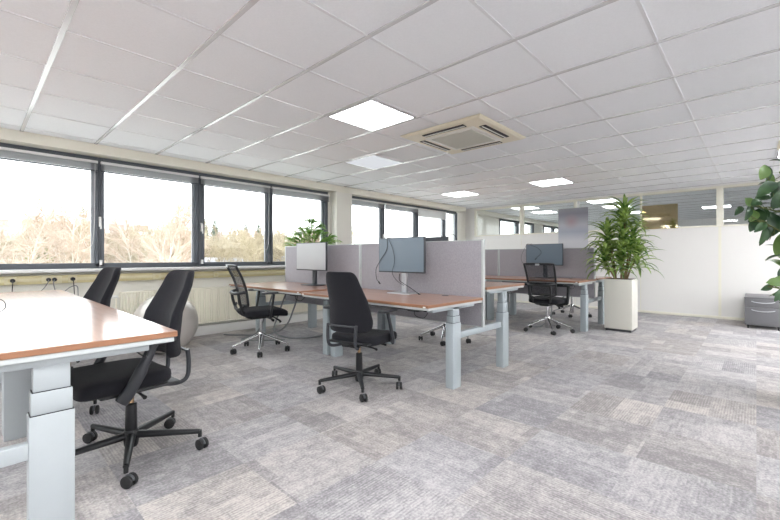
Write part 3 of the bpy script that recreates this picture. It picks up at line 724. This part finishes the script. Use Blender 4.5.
def task_chair(label, loc, rz, rot=0.3, R=0.325, up=0.0):
    """black upholstered chair, faces local +x"""
    t = thing('office_chair', label, 'chair', loc, rz, 'black upholstered task chairs')
    star_base(t, 'plastic_black', R, 0.125, 0.098, 0.021, rot)
    MB().lathe([(0.028, 0.13), (0.03, 0.135), (0.027, 0.285), (0.022, 0.29)], 20).build('gas_column', 'plastic_black', t)
    MB().lathe([(0.014, 0.285), (0.014, 0.39)], 16).build('piston', 'brass', t)
    MB().box(-0.15, 0.12, -0.06, 0.06, 0.36, 0.405, 0.012).box(-0.2, 0.0, -0.035, 0.035, 0.375, 0.40, 0.006).build('mechanism', 'plastic_black', t)
    for P_ in ([(0.08, -0.05, 0.375), (0.09, -0.17, 0.365), (0.10, -0.21, 0.36)], [(-0.06, -0.05, 0.375), (-0.06, -0.19, 0.36), (-0.07, -0.22, 0.355)], [(0.0, 0.05, 0.375), (0.0, 0.15, 0.365), (0.0, 0.19, 0.36)]):
        MB().tube(P_, [0.007, 0.007, 0.011], 8).build('lever', 'plastic_black', t)
    def seat(x, y, z):
        dz = 0.012*(1-(y/0.25)**2)*(-1 if z > 0 else 0)
        if x > 0.12: dz -= 1.1*(x-0.12)**2
        wy = 1-0.12*max(0, -x/0.24)
        return (x+0.072, y*wy, z+0.456+dz+up)
    MB().sup(0.222, 0.24, 0.050, 0.45, 0.32, seat, 48, 16).build('seat', 'fabric_black', t)
    MB().box(-0.18, 0.2, -0.2, 0.2, 0.396, 0.412, 0.007).build('seat_pan', 'plastic_black', t)
    def back(x, y, z):
        v = (z+0.255)/0.51                       # 0 bottom .. 1 top
        hw = 0.220-0.080*v**1.3
        if v < 0.2: hw *= 1-0.06*((0.2-v)/0.2)
        u = y/0.2
        th = 1.0-0.35*v
        cx = -0.210-0.095*v**1.4+0.03*math.sin(PI*min(1, v*1.3))
        wrap = (0.09-0.05*v)*u*u
        return (cx+x*th+wrap, u*hw, 0.778+z*0.96+up)
    MB().sup(0.042, 0.2, 0.255, 0.22, 0.55, back, 48, 26).build('backrest', 'fabric_black', t)
    fr = MB()
    for s_ in (-1, 1):
        fr.tube(bez([(-0.10, s_*0.06, 0.385), (-0.17, s_*0.11, 0.375), (-0.225, s_*0.13, 0.385), (-0.248, s_*0.135, 0.42), (-0.25, s_*0.138, 0.50), (-0.242, s_*0.14, 0.565)], 6), 0.0125, 10)
    fr.tube(bez([(-0.242, -0.14, 0.555), (-0.25, -0.07, 0.555), (-0.254, 0, 0.555), (-0.25, 0.07, 0.555), (-0.242, 0.14, 0.555)], 6), 0.008, 8)
    fr.build('back_frame', 'arm_grey', t)
    for s_ in (-1, 1):
        a = MB().tube(bez([(0.13, s_*0.255, 0.385), (0.095, s_*0.272, 0.44), (0.04, s_*0.282, 0.55), (-0.005, s_*0.285, 0.655)], 6), [(0.030, 0.017)]*6+[(0.028, 0.016)]*6+[(0.024, 0.015)]*7, 12)
        a.tube([(0.11, s_*0.10, 0.392), (0.125, s_*0.262, 0.392)], 0.012, 8)
        ar = a.build('armrest', 'arm_grey', t)
        MB().sup(0.125, 0.04, 0.016, 0.5, 0.6, lambda x, y, z, s_=s_: (x+0.01, y+s_*0.28, z+0.668-0.25*max(0, x-0.06)**1.5*2), 28, 10).build('arm_pad', 'plastic_dark', ar)
    return t
def mesh_chair(label, loc, rz, rot=0.3):
    t = thing('office_chair', label, 'chair', loc, rz, 'black mesh-backed chairs on chrome bases')
    star_base(t, 'chrome', 0.32, 0.205, 0.085, 0.017, rot, castm='plastic_black')
    MB().lathe([(0.026, 0.2), (0.026, 0.215), (0.017, 0.22), (0.017, 0.40)], 18).build('gas_column', 'chrome', t)
    MB().box(-0.14, 0.13, -0.075, 0.075, 0.385, 0.43, 0.014).build('mechanism', 'plastic_black', t)
    MB().tube([(0.07, -0.06, 0.40), (0.08, -0.20, 0.375)], [0.008, 0.016], 8).build('lever', 'plastic_black', t)
    MB().tube([(0.12, -0.06, 0.40), (0.19, -0.10, 0.35), (0.2, -0.1, 0.33)], [0.008, 0.012, 0.016], 8).build('lever', 'plastic_black', t)
    def seat(x, y, z):
        dz = 0
        if x > 0.1: dz -= 1.3*(x-0.1)**2
        return (x+0.02, y*(1-0.1*max(0, -x/0.24)), z+0.465+dz)
    MB().sup(0.25, 0.245, 0.045, 0.45, 0.34, seat, 44, 14).build('seat', 'fabric_black', t)
    def bx(v): return -0.235-0.135*v+0.03*math.sin(PI*v)     # back profile
    def hw(v): return 0.195+0.02*v
    z0, z1 = 0.56, 1.005
    def pt(u, v): return Vector((bx(v)+0.035*u*u, u*hw(v), z0+(z1-z0)*v))
    loop = [pt(-1, i/8) for i in range(9)]+[pt(u, 1.0)+Vector((0, 0, 0.006)) for u in (-0.7, -0.35, 0, 0.35, 0.7)]+[pt(1, 1-i/8) for i in range(9)]+[pt(u, 0) for u in (0.7, 0.35, 0, -0.35, -0.7)]+[pt(-1, 0)]
    MB().tube(loop, (0.014), 8, caps=False).build('back_frame', 'plastic_black', t)
    nu, nv = 10, 12; vs = [pt(-0.97+1.94*i/nu, 0.01+0.98*j/nv) for j in range(nv+1) for i in range(nu+1)]
    MB().add(vs, [(j*(nu+1)+i, j*(nu+1)+i+1, (j+1)*(nu+1)+i+1, (j+1)*(nu+1)+i) for j in range(nv) for i in range(nu)]).build('backrest_mesh', 'mesh_net', t)
    MB().box(bx(1)-0.016, bx(1)-0.006, -0.03, 0.03, 0.985, 1.012, 0.003).build('badge', 'monitor_silver', t)
    # lumbar bow and lower carrier behind the mesh
    MB().tube(bez([(bx(.35)+0.03, -0.2, 0.715), (bx(.35)-0.05, -0.13, 0.70), (bx(.35)-0.065, 0, 0.695), (bx(.35)-0.05, 0.13, 0.70), (bx(.35)+0.03, 0.2, 0.715)], 6), (0.018), 8).build('lumbar_support', 'plastic_black', t)
    c = MB()
    for s_ in (-1, 1):
        c.tube(bez([(bx(.4)-0.035, s_*0.15, 0.70), (bx(.2)-0.035, s_*0.15, 0.60), (-0.235, s_*0.13, 0.48), (-0.17, s_*0.10, 0.42), (-0.08, s_*0.06, 0.405)], 6), [(0.016)]*25, 8)
    c.tube(bez([(-0.235, -0.19, 0.56), (-0.27, -0.1, 0.52), (-0.275, 0, 0.51), (-0.27, 0.1, 0.52), (-0.235, 0.19, 0.56)], 6), 0.014, 8)
    c.build('back_carrier', 'plastic_black', t)
    for s_ in (-1, 1):
        a = MB().tube(bez([(0.03, s_*0.13, 0.42), (0.03, s_*0.255, 0.425), (0.028, s_*0.275, 0.47), (0.045, s_*0.28, 0.58), (0.06, s_*0.28, 0.685)], 6), [(0.024, 0.013)]*25, 10)
        ar = a.build('armrest', 'plastic_black', t)
        MB().sup(0.125, 0.042, 0.013, 0.5, 0.55, lambda x, y, z, s_=s_: (x+0.045, y+s_*0.28, z+0.70), 28, 10).build('arm_pad', 'plastic_dark', ar)
    return t
task_chair('black padded office chair tucked at the nearest desk', (0.615, 2.55, 0), PI+math.radians(5), rot=math.radians(68), R=0.355)
task_chair('black padded office chair at the second near desk, mostly hidden', (0.50, 3.72, 0), PI+math.radians(8), rot=0.5)
task_chair('black padded office chair seen from behind before the dark monitor', (2.265, 2.475, 0), math.radians(13), rot=math.radians(3), R=0.345, up=-0.035)
mesh_chair('mesh-back chair with chrome base facing the pale monitor', (2.35, 4.28, 0), math.radians(-12), rot=math.radians(34))
mesh_chair('mesh-back chair seen from behind at the far bench', (5.89, 2.28, 0), math.radians(0), rot=math.radians(68))
mesh_chair('chair behind the middle screen, only its chrome base showing', (4.30, 3.02, 0), PI, rot=0.5)
mesh_chair('chair on the far side of the far bench, left of the planter', (7.80, 2.56, 0), PI, rot=0.2)

# ------------------------------------------------------------------ exercise ball
mb = MB(); prof = []
n = 60
for i in range(n+1):
    a = -PI/2+PI*i/n; r = 0.34*math.cos(a); z = 0.34*math.sin(a)
    k = 1-0.006*(0.5+0.5*math.cos(i*PI/1.5)) if 6 < i < n-6 else 1
    prof.append((max(0.001, r*k), z*k))
mb.lathe(prof, 64)
t = thing('exercise_ball', 'large pearly exercise ball on the floor before the radiator', 'ball', (1.55, 5.0, 0.34))
o = mb.build('ball_skin', 'ball', t); o.rotation_euler = (0.35, 0.2, 0)
MB().lathe([(0.012, 0.336), (0.012, 0.342), (0.008, 0.343)], 14).build('valve_plug', 'white_plastic', t).rotation_euler = (1.2, 0.5, 0)

# ------------------------------------------------------------------ drawer cabinet
t = thing('drawer_cabinet', 'low grey two-drawer cabinet on casters by the partition', 'cabinet', (8.66, -0.075, 0))
MB().box(-0.40, 0.42, -0.21, 0.21, 0.055, 0.465, 0.003).build('body', 'cab_grey', t)
MB().box(-0.425, 0.43, -0.215, 0.215, 0.465, 0.487, 0.004).build('top', 'cab_grey', t)
for z0, z1 in ((0.335, 0.458), (0.062, 0.328)):
    d = MB().box(-0.42, -0.40, -0.207, 0.207, z0, z1, 0.003).build('drawer', 'cab_grey', t)
    zc = z1-0.045
    MB().tube(bez([(-0.42, -0.13, zc+0.012), (-0.435, -0.09, zc), (-0.44, 0, zc-0.008), (-0.435, 0.09, zc), (-0.42, 0.13, zc+0.012)], 6), [(0.006, 0.008)]*25, 8).build('handle', 'monitor_silver', d)
MB().lathe([(0.008, -0.424), (0.008, -0.418)], 12, (0, -0.18, 0.43), 'x').build('lock', 'plastic_black', t)
for x, y in ((-0.36, -0.17), (-0.36, 0.17), (0.36, -0.17), (0.36, 0.17)):
    MB().lathe([(0.018, -0.012), (0.022, -0.01), (0.022, 0.01), (0.018, 0.012)], 14, (x, y, 0.022), 'y').box(x-0.02, x+0.02, y-0.016, y+0.016, 0.036, 0.056).build('caster', 'rubber', t)

# ------------------------------------------------------------------ plants
def strap(mb, base, az, el, L, W, droop, seg=7, fold=0.25):
    """strap leaf starting at base heading (az, el) and bending down"""
    p = Vector(base); rows = []
    for i in range(seg+1):
        s_ = i/seg
        e = el-droop*s_**1.3
        d = Vector((math.cos(az)*math.cos(e), math.sin(az)*math.cos(e), math.sin(e)))
        side = Vector((-math.sin(az), math.cos(az), 0)); up = side.cross(d)*-1
        w = W*min(1, 0.45+2.2*s_)*(1-s_**2.6)+0.0008
        rows += [p-side*w/2+up*w*fold, p.copy(), p+side*w/2+up*w*fold]
        p = p+d*(L/seg)
    fs = []
    for i in range(seg):
        a = i*3; fs += [(a, a+1, a+4, a+3), (a+1, a+2, a+5, a+4)]
    mb.add(rows, fs)
def inner_rand(a, b): return a+(b-a)*random.random()

t = thing('potted_dracaena', 'bushy green dracaena in a tall square cream planter', 'plant', (6.755, 1.505, 0))
MB().box(-0.18, 0.18, -0.185, 0.185, 0.035, 0.775, 0.006).build('planter', 'planter_cream', t)
MB().box(-0.165, 0.165, -0.17, 0.17, 0.0, 0.036).build('plinth', 'cab_dark', t, smooth=False)
MB().box(-0.165, 0.165, -0.17, 0.17, 0.76, 0.779, 0.004).build('soil', 'soil', t)
# plant frame: r = to the right seen from the room door, f = away
fw = Vector((0.731, 0.6825, 0)); rt = Vector((0.6825, -0.731, 0))
heads = [(0.06, 0.0, 1.78, 62, 0.44), (-0.20, 0.02, 1.46, 58, 0.42), (0.20, 0.03, 1.42, 50, 0.40), (-0.03, -0.10, 1.38, 50, 0.38), (-0.27, -0.03, 1.12, 54, 0.40),
         (0.22, -0.05, 1.12, 52, 0.40), (-0.06, -0.10, 1.08, 48, 0.34), (0.08, 0.10, 1.60, 44, 0.40), (-0.14, 0.12, 1.22, 36, 0.36), (0.08, -0.06, 1.26, 40, 0.36)]
st = MB(); lf = MB()
for k, (r_, f_, z, n, L) in enumerate(heads):
    top = rt*r_+fw*f_+Vector((0, 0, z)); bs = rt*(r_*0.35)+fw*(f_*0.4)+Vector((0, 0, 0.77))
    st.tube(bez([bs, bs.lerp(top, 0.5)+Vector((inner_rand(-.02, .02), inner_rand(-.02, .02), 0)), top], 5), [0.014 - 0.0005*i for i in range(11)], 8)
    n = int(n*0.72)
    for i in range(n):
        s_ = i/n
        az = i*2.39996+k; el = 1.35-1.35*s_+inner_rand(-.12, .12)
        b = top-Vector((0, 0, 0.22*s_-0.02))
        strap(lf, b, az, el, L*inner_rand(0.75, 1.05), inner_rand(0.044, 0.060), inner_rand(1.2, 1.9), 7)
st.build('stem', 'stem_brown', t)
lf.build('foliage', 'leaf_dracaena', t)

# palm standing on the rear desk behind the screens
t = thing('potted_palm', 'light green palm showing above the dividers behind the pale monitor', 'plant', (3.50, 4.93, 0.80))
MB().lathe([(0.07, 0.0), (0.08, 0.01), (0.10, 0.19), (0.105, 0.20), (0.092, 0.20), (0.088, 0.18)], 28).build('pot', 'pot_grey', t)
MB().lathe([(0.09, 0.165), (0.088, 0.185), (0.01, 0.19)], 24).build('soil', 'soil', t)
st = MB(); lf = MB()
def towards(a, b, z): return rt*a+fw*b+Vector((0, 0, z))
fr = [(-0.30, 0.0, 0.56), (-0.22, 0.08, 0.66), (-0.12, -0.06, 0.72), (-0.02, 0.05, 0.86), (0.06, -0.04, 0.84), (0.14, 0.06, 0.78), (0.20, -0.03, 0.66), (0.34, 0.02, 0.60), (0.28, 0.12, 0.56),
      (-0.34, 0.1, 0.50), (-0.18, -0.1, 0.58), (0.02, -0.12, 0.68), (0.10, 0.12, 0.70), (-0.07, 0.1, 0.74), (0.40, 0.0, 0.54)]
for a_, b_, zt in fr:
    P = bez([(0.01*a_, 0.01*b_, 0.18), towards(a_*0.2, b_*0.2, 0.18+(zt-0.18)*0.55), towards(a_*0.55, b_*0.55, zt-0.06), towards(a_, b_, zt)], 8)
    m_ = len(P); st.tube(P, [0.005-0.00015*i for i in range(m_)], 5)
    for i in range(int(m_*0.42), m_):
        d = (P[min(i+1, m_-1)]-P[i-1]).normalized(); a0 = math.atan2(d.y, d.x)
        for s_ in (-1, 1):
            a1 = a0+s_*inner_rand(0.4, 1.1); LL = 0.19*(1-0.45*abs((i/m_-0.7)/0.3)**2)*inner_rand(0.8, 1.1)
            strap(lf, P[i], a1, inner_rand(0.1, 0.9), LL, 0.026, 1.2, 5)
st.build('stem', 'stem_green', t); lf.build('foliage', 'leaf_palm', t)

# rubber plant at the right
t = thing('rubber_plant', 'tall rubber plant with glossy dark leaves at the right edge', 'plant', (4.26, -0.33, 0))
MB().lathe([(0.13, 0.0), (0.15, 0.01), (0.19, 0.36), (0.2, 0.375), (0.185, 0.375), (0.18, 0.33)], 32).build('pot', 'pot_grey', t)
MB().lathe([(0.181, 0.31), (0.178, 0.335), (0.01, 0.34)], 28).build('soil', 'soil', t)
dk = MB(); lm = MB(); st = MB()
def oval(mb, c, d, nrm, L, W, curl=0.12):
    """oval leaf centred on c, long axis d, facing nrm; folded along its midrib with a pointed tip"""
    d = d.normalized(); nrm = (nrm-d*nrm.dot(d)).normalized(); side = d.cross(nrm); seg = 10; rows = []
    for i in range(seg+1):
        s_ = i/seg; w = W/2*(math.sin(PI*min(1, s_*0.97+0.015))**0.75)*(1.0 if s_ < 0.85 else (1-(s_-0.85)/0.15*0.65))
        p = c+d*L*(s_-0.5)-nrm*curl*L*(2*s_-1)**2
        rows += [p-side*w+nrm*w*0.28, p-side*w*0.5+nrm*w*0.10, p, p+side*w*0.5+nrm*w*0.10, p+side*w+nrm*w*0.28]
    fs = [(i*5+j, i*5+j+1, i*5+5+j+1, i*5+5+j) for i in range(seg) for j in range(4)]
    mb.add(rows, fs)
PXM = 0.0071
def lp(x, y, c=0.0): return rt*((x-815)*PXM)+fw*c+Vector((0, 0, 1.1-(y-257.5)*PXM))
named = [(759, 169, 80, 15, 11, 1, .0), (767, 168, 88, 18, 7, 0, .03), (757, 186, 34, 28, 11, 0, -.05), (764, 198, 55, 23, 14, 0, -.1), (743.5, 200, 130, 10, 8, 1, .0), (748, 201, 20, 11, 8, 0, -.03),
         (744, 211, 55, 17, 5, 0, 0), (750, 226, 33, 17, 7, 0, -.05), (754, 213, 70, 13, 10, 1, .05), (760, 234, 68, 18, 7, 0, 0), (765, 236, 82, 18, 6, 0, .05), (772, 178, 85, 20, 7, 1, .05),
         (777, 174, 75, 15, 6, 0, .1), (776, 186, 60, 20, 12, 0, 0), (776, 200, 35, 25, 15, 0, -.1), (768, 213, 60, 22, 13, 0, .1), (776, 221, 85, 26, 15, 0, .05), (777, 236, 95, 30, 16, 1, -.05),
         (784, 210, 50, 26, 15, 0, -.1), (783, 190, 70, 24, 13, 0, 0), (757, 208, 65, 20, 8, 0, .1), (749, 206, 40, 16, 6, 0, .12), (762, 222, 60, 16, 8, 0, .1), (782, 246, 100, 24, 14, 1, -.05),
         (764, 283, 178, 14, 9, 1, -.05), (778, 274, 95, 13, 8, 0, 0), (776, 281, 20, 14, 8, 1, .0), (765, 294, 55, 17, 6, 0, -.08), (772, 295, 50, 15, 4.5, 0, -.05), (778, 295, 10, 14, 7, 0, 0), (770, 289, 30, 12, 6, 0, .05),
         (774, 207, 20, 22, 13, 0, -.12), (781, 226, 70, 26, 14, 0, -.12), (771, 192, 15, 18, 9, 0, .08), (779, 214, 110, 22, 12, 0, -.15), (773, 228, 100, 22, 11, 0, .08), (781, 200, 80, 22, 12, 0, -.14),
         (768, 204, 150, 16, 9, 0, .1), (777, 243, 80, 24, 13, 1, 0), (783, 176, 80, 20, 10, 0, 0), (765, 216, 20, 14, 7, 0, .12)]
BR = []
for br in ([(812, 260), (795, 228), (780, 200), (770, 182), (765, 172)], [(812, 262), (792, 240), (772, 226), (758, 220), (748, 214)], [(806, 240), (790, 214), (770, 208), (752, 203)],
           [(812, 235), (796, 200), (784, 180), (778, 168)], [(814, 330), (796, 305), (780, 291), (766, 288)]):
    P = bez([lp(a_, b_, 0.02) for a_, b_ in br], 8); BR += P
    st.tube(P, [0.009-0.0058*i/len(P) for i in range(len(P))], 6)
for (x, y, an, L, W, lime, c) in named:
    a = math.radians(an); d = rt*math.cos(a)+Vector((0, 0, math.sin(a)))+fw*inner_rand(-.3, .3)
    nrm = -fw+Vector((0, 0, inner_rand(0.2, 0.9)))+rt*inner_rand(-.5, .3)
    cc = lp(x, y, c)
    oval(lm if lime else dk, cc, d, nrm, L*PXM*1.05, W*PXM*1.1)
    root = min(BR, key=lambda q: (q-cc).length); e = cc-d*L*PXM*0.5*(1 if (root-cc).dot(d) < 0 else -1)
    if (root-e).length < 0.16: st.tube([root, root.lerp(e, 0.5)+Vector((0, 0, 0.006)), e], [0.0032, 0.0025, 0.002], 6)
for k in range(150):
    z = inner_rand(0.9, 1.75) if k%4 else inner_rand(0.65, 1.9); az = inner_rand(0, 2*PI); r_ = inner_rand(0.12, 0.38)
    c = Vector((r_*math.cos(az), r_*math.sin(az), z)); a_ = c.dot(rt)
    if a_ < -0.12: continue
    d = Vector((math.cos(az), math.sin(az), inner_rand(-.5, .6)))
    oval(dk if random.random() < 0.75 else lm, c, d, Vector((math.cos(az)*0.3, math.sin(az)*.3, 1)), inner_rand(0.14, 0.2), inner_rand(0.07, 0.1))
    e = c-d.normalized()*0.08; st.tube([Vector((0, 0, z-0.08)), e], [0.007, 0.003], 6)
for q in ((0, 0), (0.04, 0.03), (-0.04, 0.02)):
    st.tube(bez([(q[0], q[1], 0.32), (q[0]*2, q[1]*2, 0.9), (q[0]*-1, q[1], 1.4), (q[0], q[1]*-1, 1.95)], 6), [0.015-0.0004*i for i in range(19)], 8)
st.build('stem', 'stem_green', t)
dk.build('foliage', 'leaf_ficus', t); o = lm.build('foliage', 'leaf_ficus_lime', t); o['label'] = 'lighter yellow-green leaves'

# ------------------------------------------------------------------ outside
GZ = -3.6
tag(MB().box(-160, 260, 8, 400, GZ-0.5, GZ).build('ground', 'ground_out', smooth=False), 'pale ground far outside below the windows', 'ground'); bpy.data.objects['ground']['kind'] = 'structure'  # ground made pale to bounce light up to the ceiling
def bare_tree(seed, H, trunk_m, twig_m, spread=0.5, droop=0.0):
    rnd = random.Random(seed)
    tr = MB(); tw = MB()
    def grow(p, d, L, r, lev):
        n = 4 if lev < 2 else 2; P = [p.copy()]; q = p.copy(); dd = d.copy()
        for i in range(n):
            dd = (dd+Vector((rnd.uniform(-.13, .13), rnd.uniform(-.13, .13), rnd.uniform(-.02, .08)-droop*lev*0.04))).normalized(); q = q+dd*L/n; P.append(q.copy())
        (tr if lev < 2 else tw).tube(P, [r*(1-0.6*i/n)*(1 if lev < 2 else 2.4) for i in range(n+1)], 5 if lev < 2 else 3, caps=False)
        if lev >= 4: return
        cnt = [15, 6, 4, 3][lev]
        for k in range(cnt):
            s_ = (0.22 if lev == 0 else 0.2)+(0.8 if lev == 0 else 0.8)*(k+rnd.random()*0.6)/cnt
            s_ = min(s_, 0.99); i = int(s_*n); b = P[i].lerp(P[min(i+1, n)], s_*n-i)
            az = rnd.uniform(0, 2*PI); tilt = rnd.uniform(0.45, 0.95)*(1 if lev else 1.05)
            ax = d.orthogonal().normalized(); ax.rotate(Matrix.Rotation(az, 3, d))
            nd = (d*math.cos(tilt)+ax*math.sin(tilt)).normalized()
            grow(b, nd, L*(spread*(1.1-0.65*s_) if lev == 0 else 0.52), r*(0.42 if lev == 0 else 0.5), lev+1)
    grow(Vector((0, 0, 0)), Vector((0, 0, 1)), H, H*0.013, 0)
    return tr, tw
def conifer(seed, H, W):
    rnd = random.Random(seed); mb = MB()
    for i in range(150):
        s_ = (i+rnd.random())/150; z = H*(0.12+0.88*s_); R = W*(1-s_)**0.8*rnd.uniform(0.65, 1.15)+0.15
        az = i*2.4
        p = Vector((0, 0, z)); 
        for j in range(3):
            strap(mb, p+Vector((math.cos(az), math.sin(az), 0))*R*0.15*j, az+rnd.uniform(-.4, .4), rnd.uniform(-.1, .5), R*rnd.uniform(.7, 1), R*0.34+0.12, rnd.uniform(0.3, 0.9), 3, 0.4)
    tr = MB().tube([(0, 0, 0), (0, 0, H*0.95)], [H*0.013, H*0.003], 6)
    return tr, mb
def tree_thing(name, label, group, pr, mt, mf, crown='crown'):
    t = thing(name, label, 'tree', (0, 0, GZ), 0, group)
    pr[0].build('trunk', mt, t, smooth=False); pr[1].build(crown, mf, t, smooth=False); return t
protos = {
 'birch': tree_thing('birch_tree', '', '', bare_tree(1, 11, 'a', 'b', 0.42), 'bark_pale', 'twig_birch', 'twigs'),
 'tan': tree_thing('bare_tree', '', '', bare_tree(2, 9, 'a', 'b', 0.5), 'bark_tan', 'twig_tan', 'twigs'),
 'tan2': tree_thing('bare_tree', '', '', bare_tree(3, 9, 'a', 'b', 0.56), 'bark_tan', 'twig_tan', 'twigs'),
 'rose': tree_thing('bare_tree', '', '', bare_tree(4, 9, 'a', 'b', 0.5), 'bark_rose', 'bark_rose', 'twigs'),
 'con': tree_thing('conifer_tree', '', '', conifer(5, 12, 2.4), 'bark_tan', 'conifer', 'needles'),
 'pine': tree_thing('pine_tree', '', '', conifer(6, 9, 2.9), 'bark_tan', 'conifer', 'needles'),
 'shrub': tree_thing('green_shrub', '', '', conifer(8, 6, 1.9), 'bark_tan', 'shrub_green', 'leaves')}
used = set()
LAB = {'birch': ('slender white birch standing in front of the outside treeline', 'white birches outside'),
       'tan': ('leafless tan tree in the hazy treeline beyond the windows', 'tan bare trees outside'),
       'tan2': ('wide leafless tan tree in the hazy treeline beyond the windows', 'wide tan bare trees outside'),
       'rose': ('reddish leafless tree in the outside treeline', 'reddish bare trees outside'),
       'con': ('tall pale green conifer rising over the outside treeline', 'tall conifers outside'),
       'pine': ('broad pale green conifer in the back of the treeline', 'broad conifers outside'),
       'shrub': ('yellow-green bush outside behind the left window', 'bushes outside')}
def plant_tree(kind, xpx, dist, s_):
    a = math.radians(43.04)-math.atan((xpx-390)/392.4)
    loc = (dist*math.cos(a), dist*math.sin(a), GZ); rz = random.uniform(0, 6)
    L_, G_ = LAB[kind]
    if kind not in used:
        o = protos[kind]; used.add(kind); o.location = loc; o.rotation_euler = (0, 0, rz); o['label'] = L_; o['group'] = G_
    else: o = copy_tree(protos[kind], loc, rz, L_, G_)
    o.scale = (s_*random.uniform(.9, 1.1), s_*random.uniform(.9, 1.1), s_)
random.seed(21)
# back row of conifers (size tuned so crowns stay just over the bare trees)
x = -50
while x < 345:
    hz = 220 if x < 110 else (220 if x < 150 else 226)
    hz += random.uniform(-6, 4)
    if x > 265: hz += 6
    dist = random.uniform(92, 112)*math.hypot(1, (x-390)/392.4)
    h = (257.5-hz)*(dist/math.hypot(1, (x-390)/392.4))/392.4+1.1-GZ
    plant_tree('con' if random.random() < 0.45 else 'pine', x, dist, h/(12 if False else (11.5)))
    x += random.uniform(8, 14)
x = -60
while x < 345:
    depth = random.uniform(48, 84); dist = depth*math.hypot(1, (x-390)/392.4)
    hz = random.uniform(228, 238) + (5 if x > 190 else 0)
    h = (257.5-hz)*depth/392.4+1.1-GZ
    plant_tree(random.choice(['tan', 'tan2', 'tan', 'rose', 'tan2']), x, dist, h/9.6)
    x += random.uniform(2.4, 4.0)
for x, depth, ytop in ((22, 34, 212), (70, 36, 216), (74, 40, 220), (163, 36, 210), (172, 38, 208), (136, 44, 226), (158, 42, 220), (47, 46, 228), (8, 40, 224), (232, 60, 236), (-20, 36, 214)):
    plant_tree('birch', x, depth*math.hypot(1, (x-390)/392.4), ((257.5-ytop)*depth/392.4+1.1-GZ)/11.3)
plant_tree('con', 83, 70*1.27, ((257.5-207)*70/392.4+4.7)/11.8)
for x in (38, 42): plant_tree('shrub', x, 42*1.34, 1.05)
# buildings
def house(label, name, x, y, w, d, h, rz, wallm, roofm, rh=1.2, flat=False, nwin=4, bands=False):
    t = thing(name, label, 'building', (x, y, GZ), rz)
    MB().box(-w/2, w/2, -d/2, d/2, 0, h).build('wall', wallm, t, smooth=False)
    if flat: MB().box(-w/2-0.2, w/2+0.2, -d/2-0.2, d/2+0.2, h, h+0.25).build('roof', roofm, t, smooth=False)
    else:
        MB().add([(-w/2-.4, -d/2-.4, h), (w/2+.4, -d/2-.4, h), (w/2+.4, d/2+.4, h), (-w/2-.4, d/2+.4, h), (-w/2-.4, 0, h+rh), (w/2+.4, 0, h+rh)],
                 [(0, 1, 5, 4), (2, 3, 4, 5), (0, 4, 3), (1, 2, 5), (3, 2, 1, 0)]).build('roof', roofm, t, smooth=False)
    for i in range(nwin):
        cx = -w/2+w*(i+0.5)/nwin
        MB().box(cx-w/nwin*0.3, cx+w/nwin*0.3, -d/2-0.05, -d/2, h-1.9, h-0.7).build('window', 'ext_glass' if not bands else 'ext_pink', t, smooth=False)
house('long white flat-roofed building behind the leftmost window trees', 'office_building', 11.0, 88, 26, 8, 11.3, -0.15, 'ext_white', 'ext_white', flat=True, nwin=7, bands=True)
house('low pale roofed house seen low through the second window', 'house', 22.5, 52, 7, 6, 3.5, 0.2, 'ext_white', 'roof_grey', 1.2)
house('low pale roofed house seen low through the third window, left', 'house', 38, 55, 8, 6, 3.6, 0.1, 'ext_white', 'roof_grey', 1.3)
house('low pale roofed house seen low through the third window, right', 'house', 49, 56, 7, 6, 3.5, -0.2, 'ext_white', 'roof_grey', 1.2)
house('low pale roofed house seen low behind the palm', 'house', 62, 62, 8, 6, 3.7, 0.3, 'ext_white', 'roof_grey', 1.2)

# ------------------------------------------------------------------ light, world, camera
wd = bpy.data.worlds.new('World'); SC.world = wd; wd.use_nodes = True
tn = wd.node_tree; tn.nodes.clear()
wo = tn.nodes.new('ShaderNodeOutputWorld'); bg = tn.nodes.new('ShaderNodeBackground')
tc = tn.nodes.new('ShaderNodeTexCoord'); sp = tn.nodes.new('ShaderNodeSeparateXYZ'); rp = tn.nodes.new('ShaderNodeValToRGB')
tn.links.new(tc.outputs['Generated'], sp.inputs[0]); tn.links.new(sp.outputs[2], rp.inputs[0])
rp.color_ramp.elements[0].position = 0.0; rp.color_ramp.elements[0].color = (0.97, 0.985, 1.0, 1)
rp.color_ramp.elements[1].position = 0.9; rp.color_ramp.elements[1].color = (0.88, 0.94, 1.0, 1)
tn.links.new(rp.outputs[0], bg.inputs[0]); bg.inputs[1].default_value = 2.0
tn.links.new(bg.outputs[0], wo.inputs[0])

cam = bpy.data.cameras.new('camera'); co = bpy.data.objects.new('camera', cam); COL.objects.link(co)
co.location = (0, 0, 1.10)
co.rotation_euler = (PI/2, 0, math.radians(43.04)-PI/2)
cam.sensor_width = 36; cam.sensor_fit = 'HORIZONTAL'; cam.lens = 392.4/780*36
cam.shift_y = -2.5/780; cam.clip_start = 0.05; cam.clip_end = 1000
SC.camera = co
vs_ = SC.view_settings
vs_.view_transform = 'Standard'; vs_.look = 'None'; vs_.gamma = 1; vs_.exposure = 1.32
vs_.use_curve_mapping = False
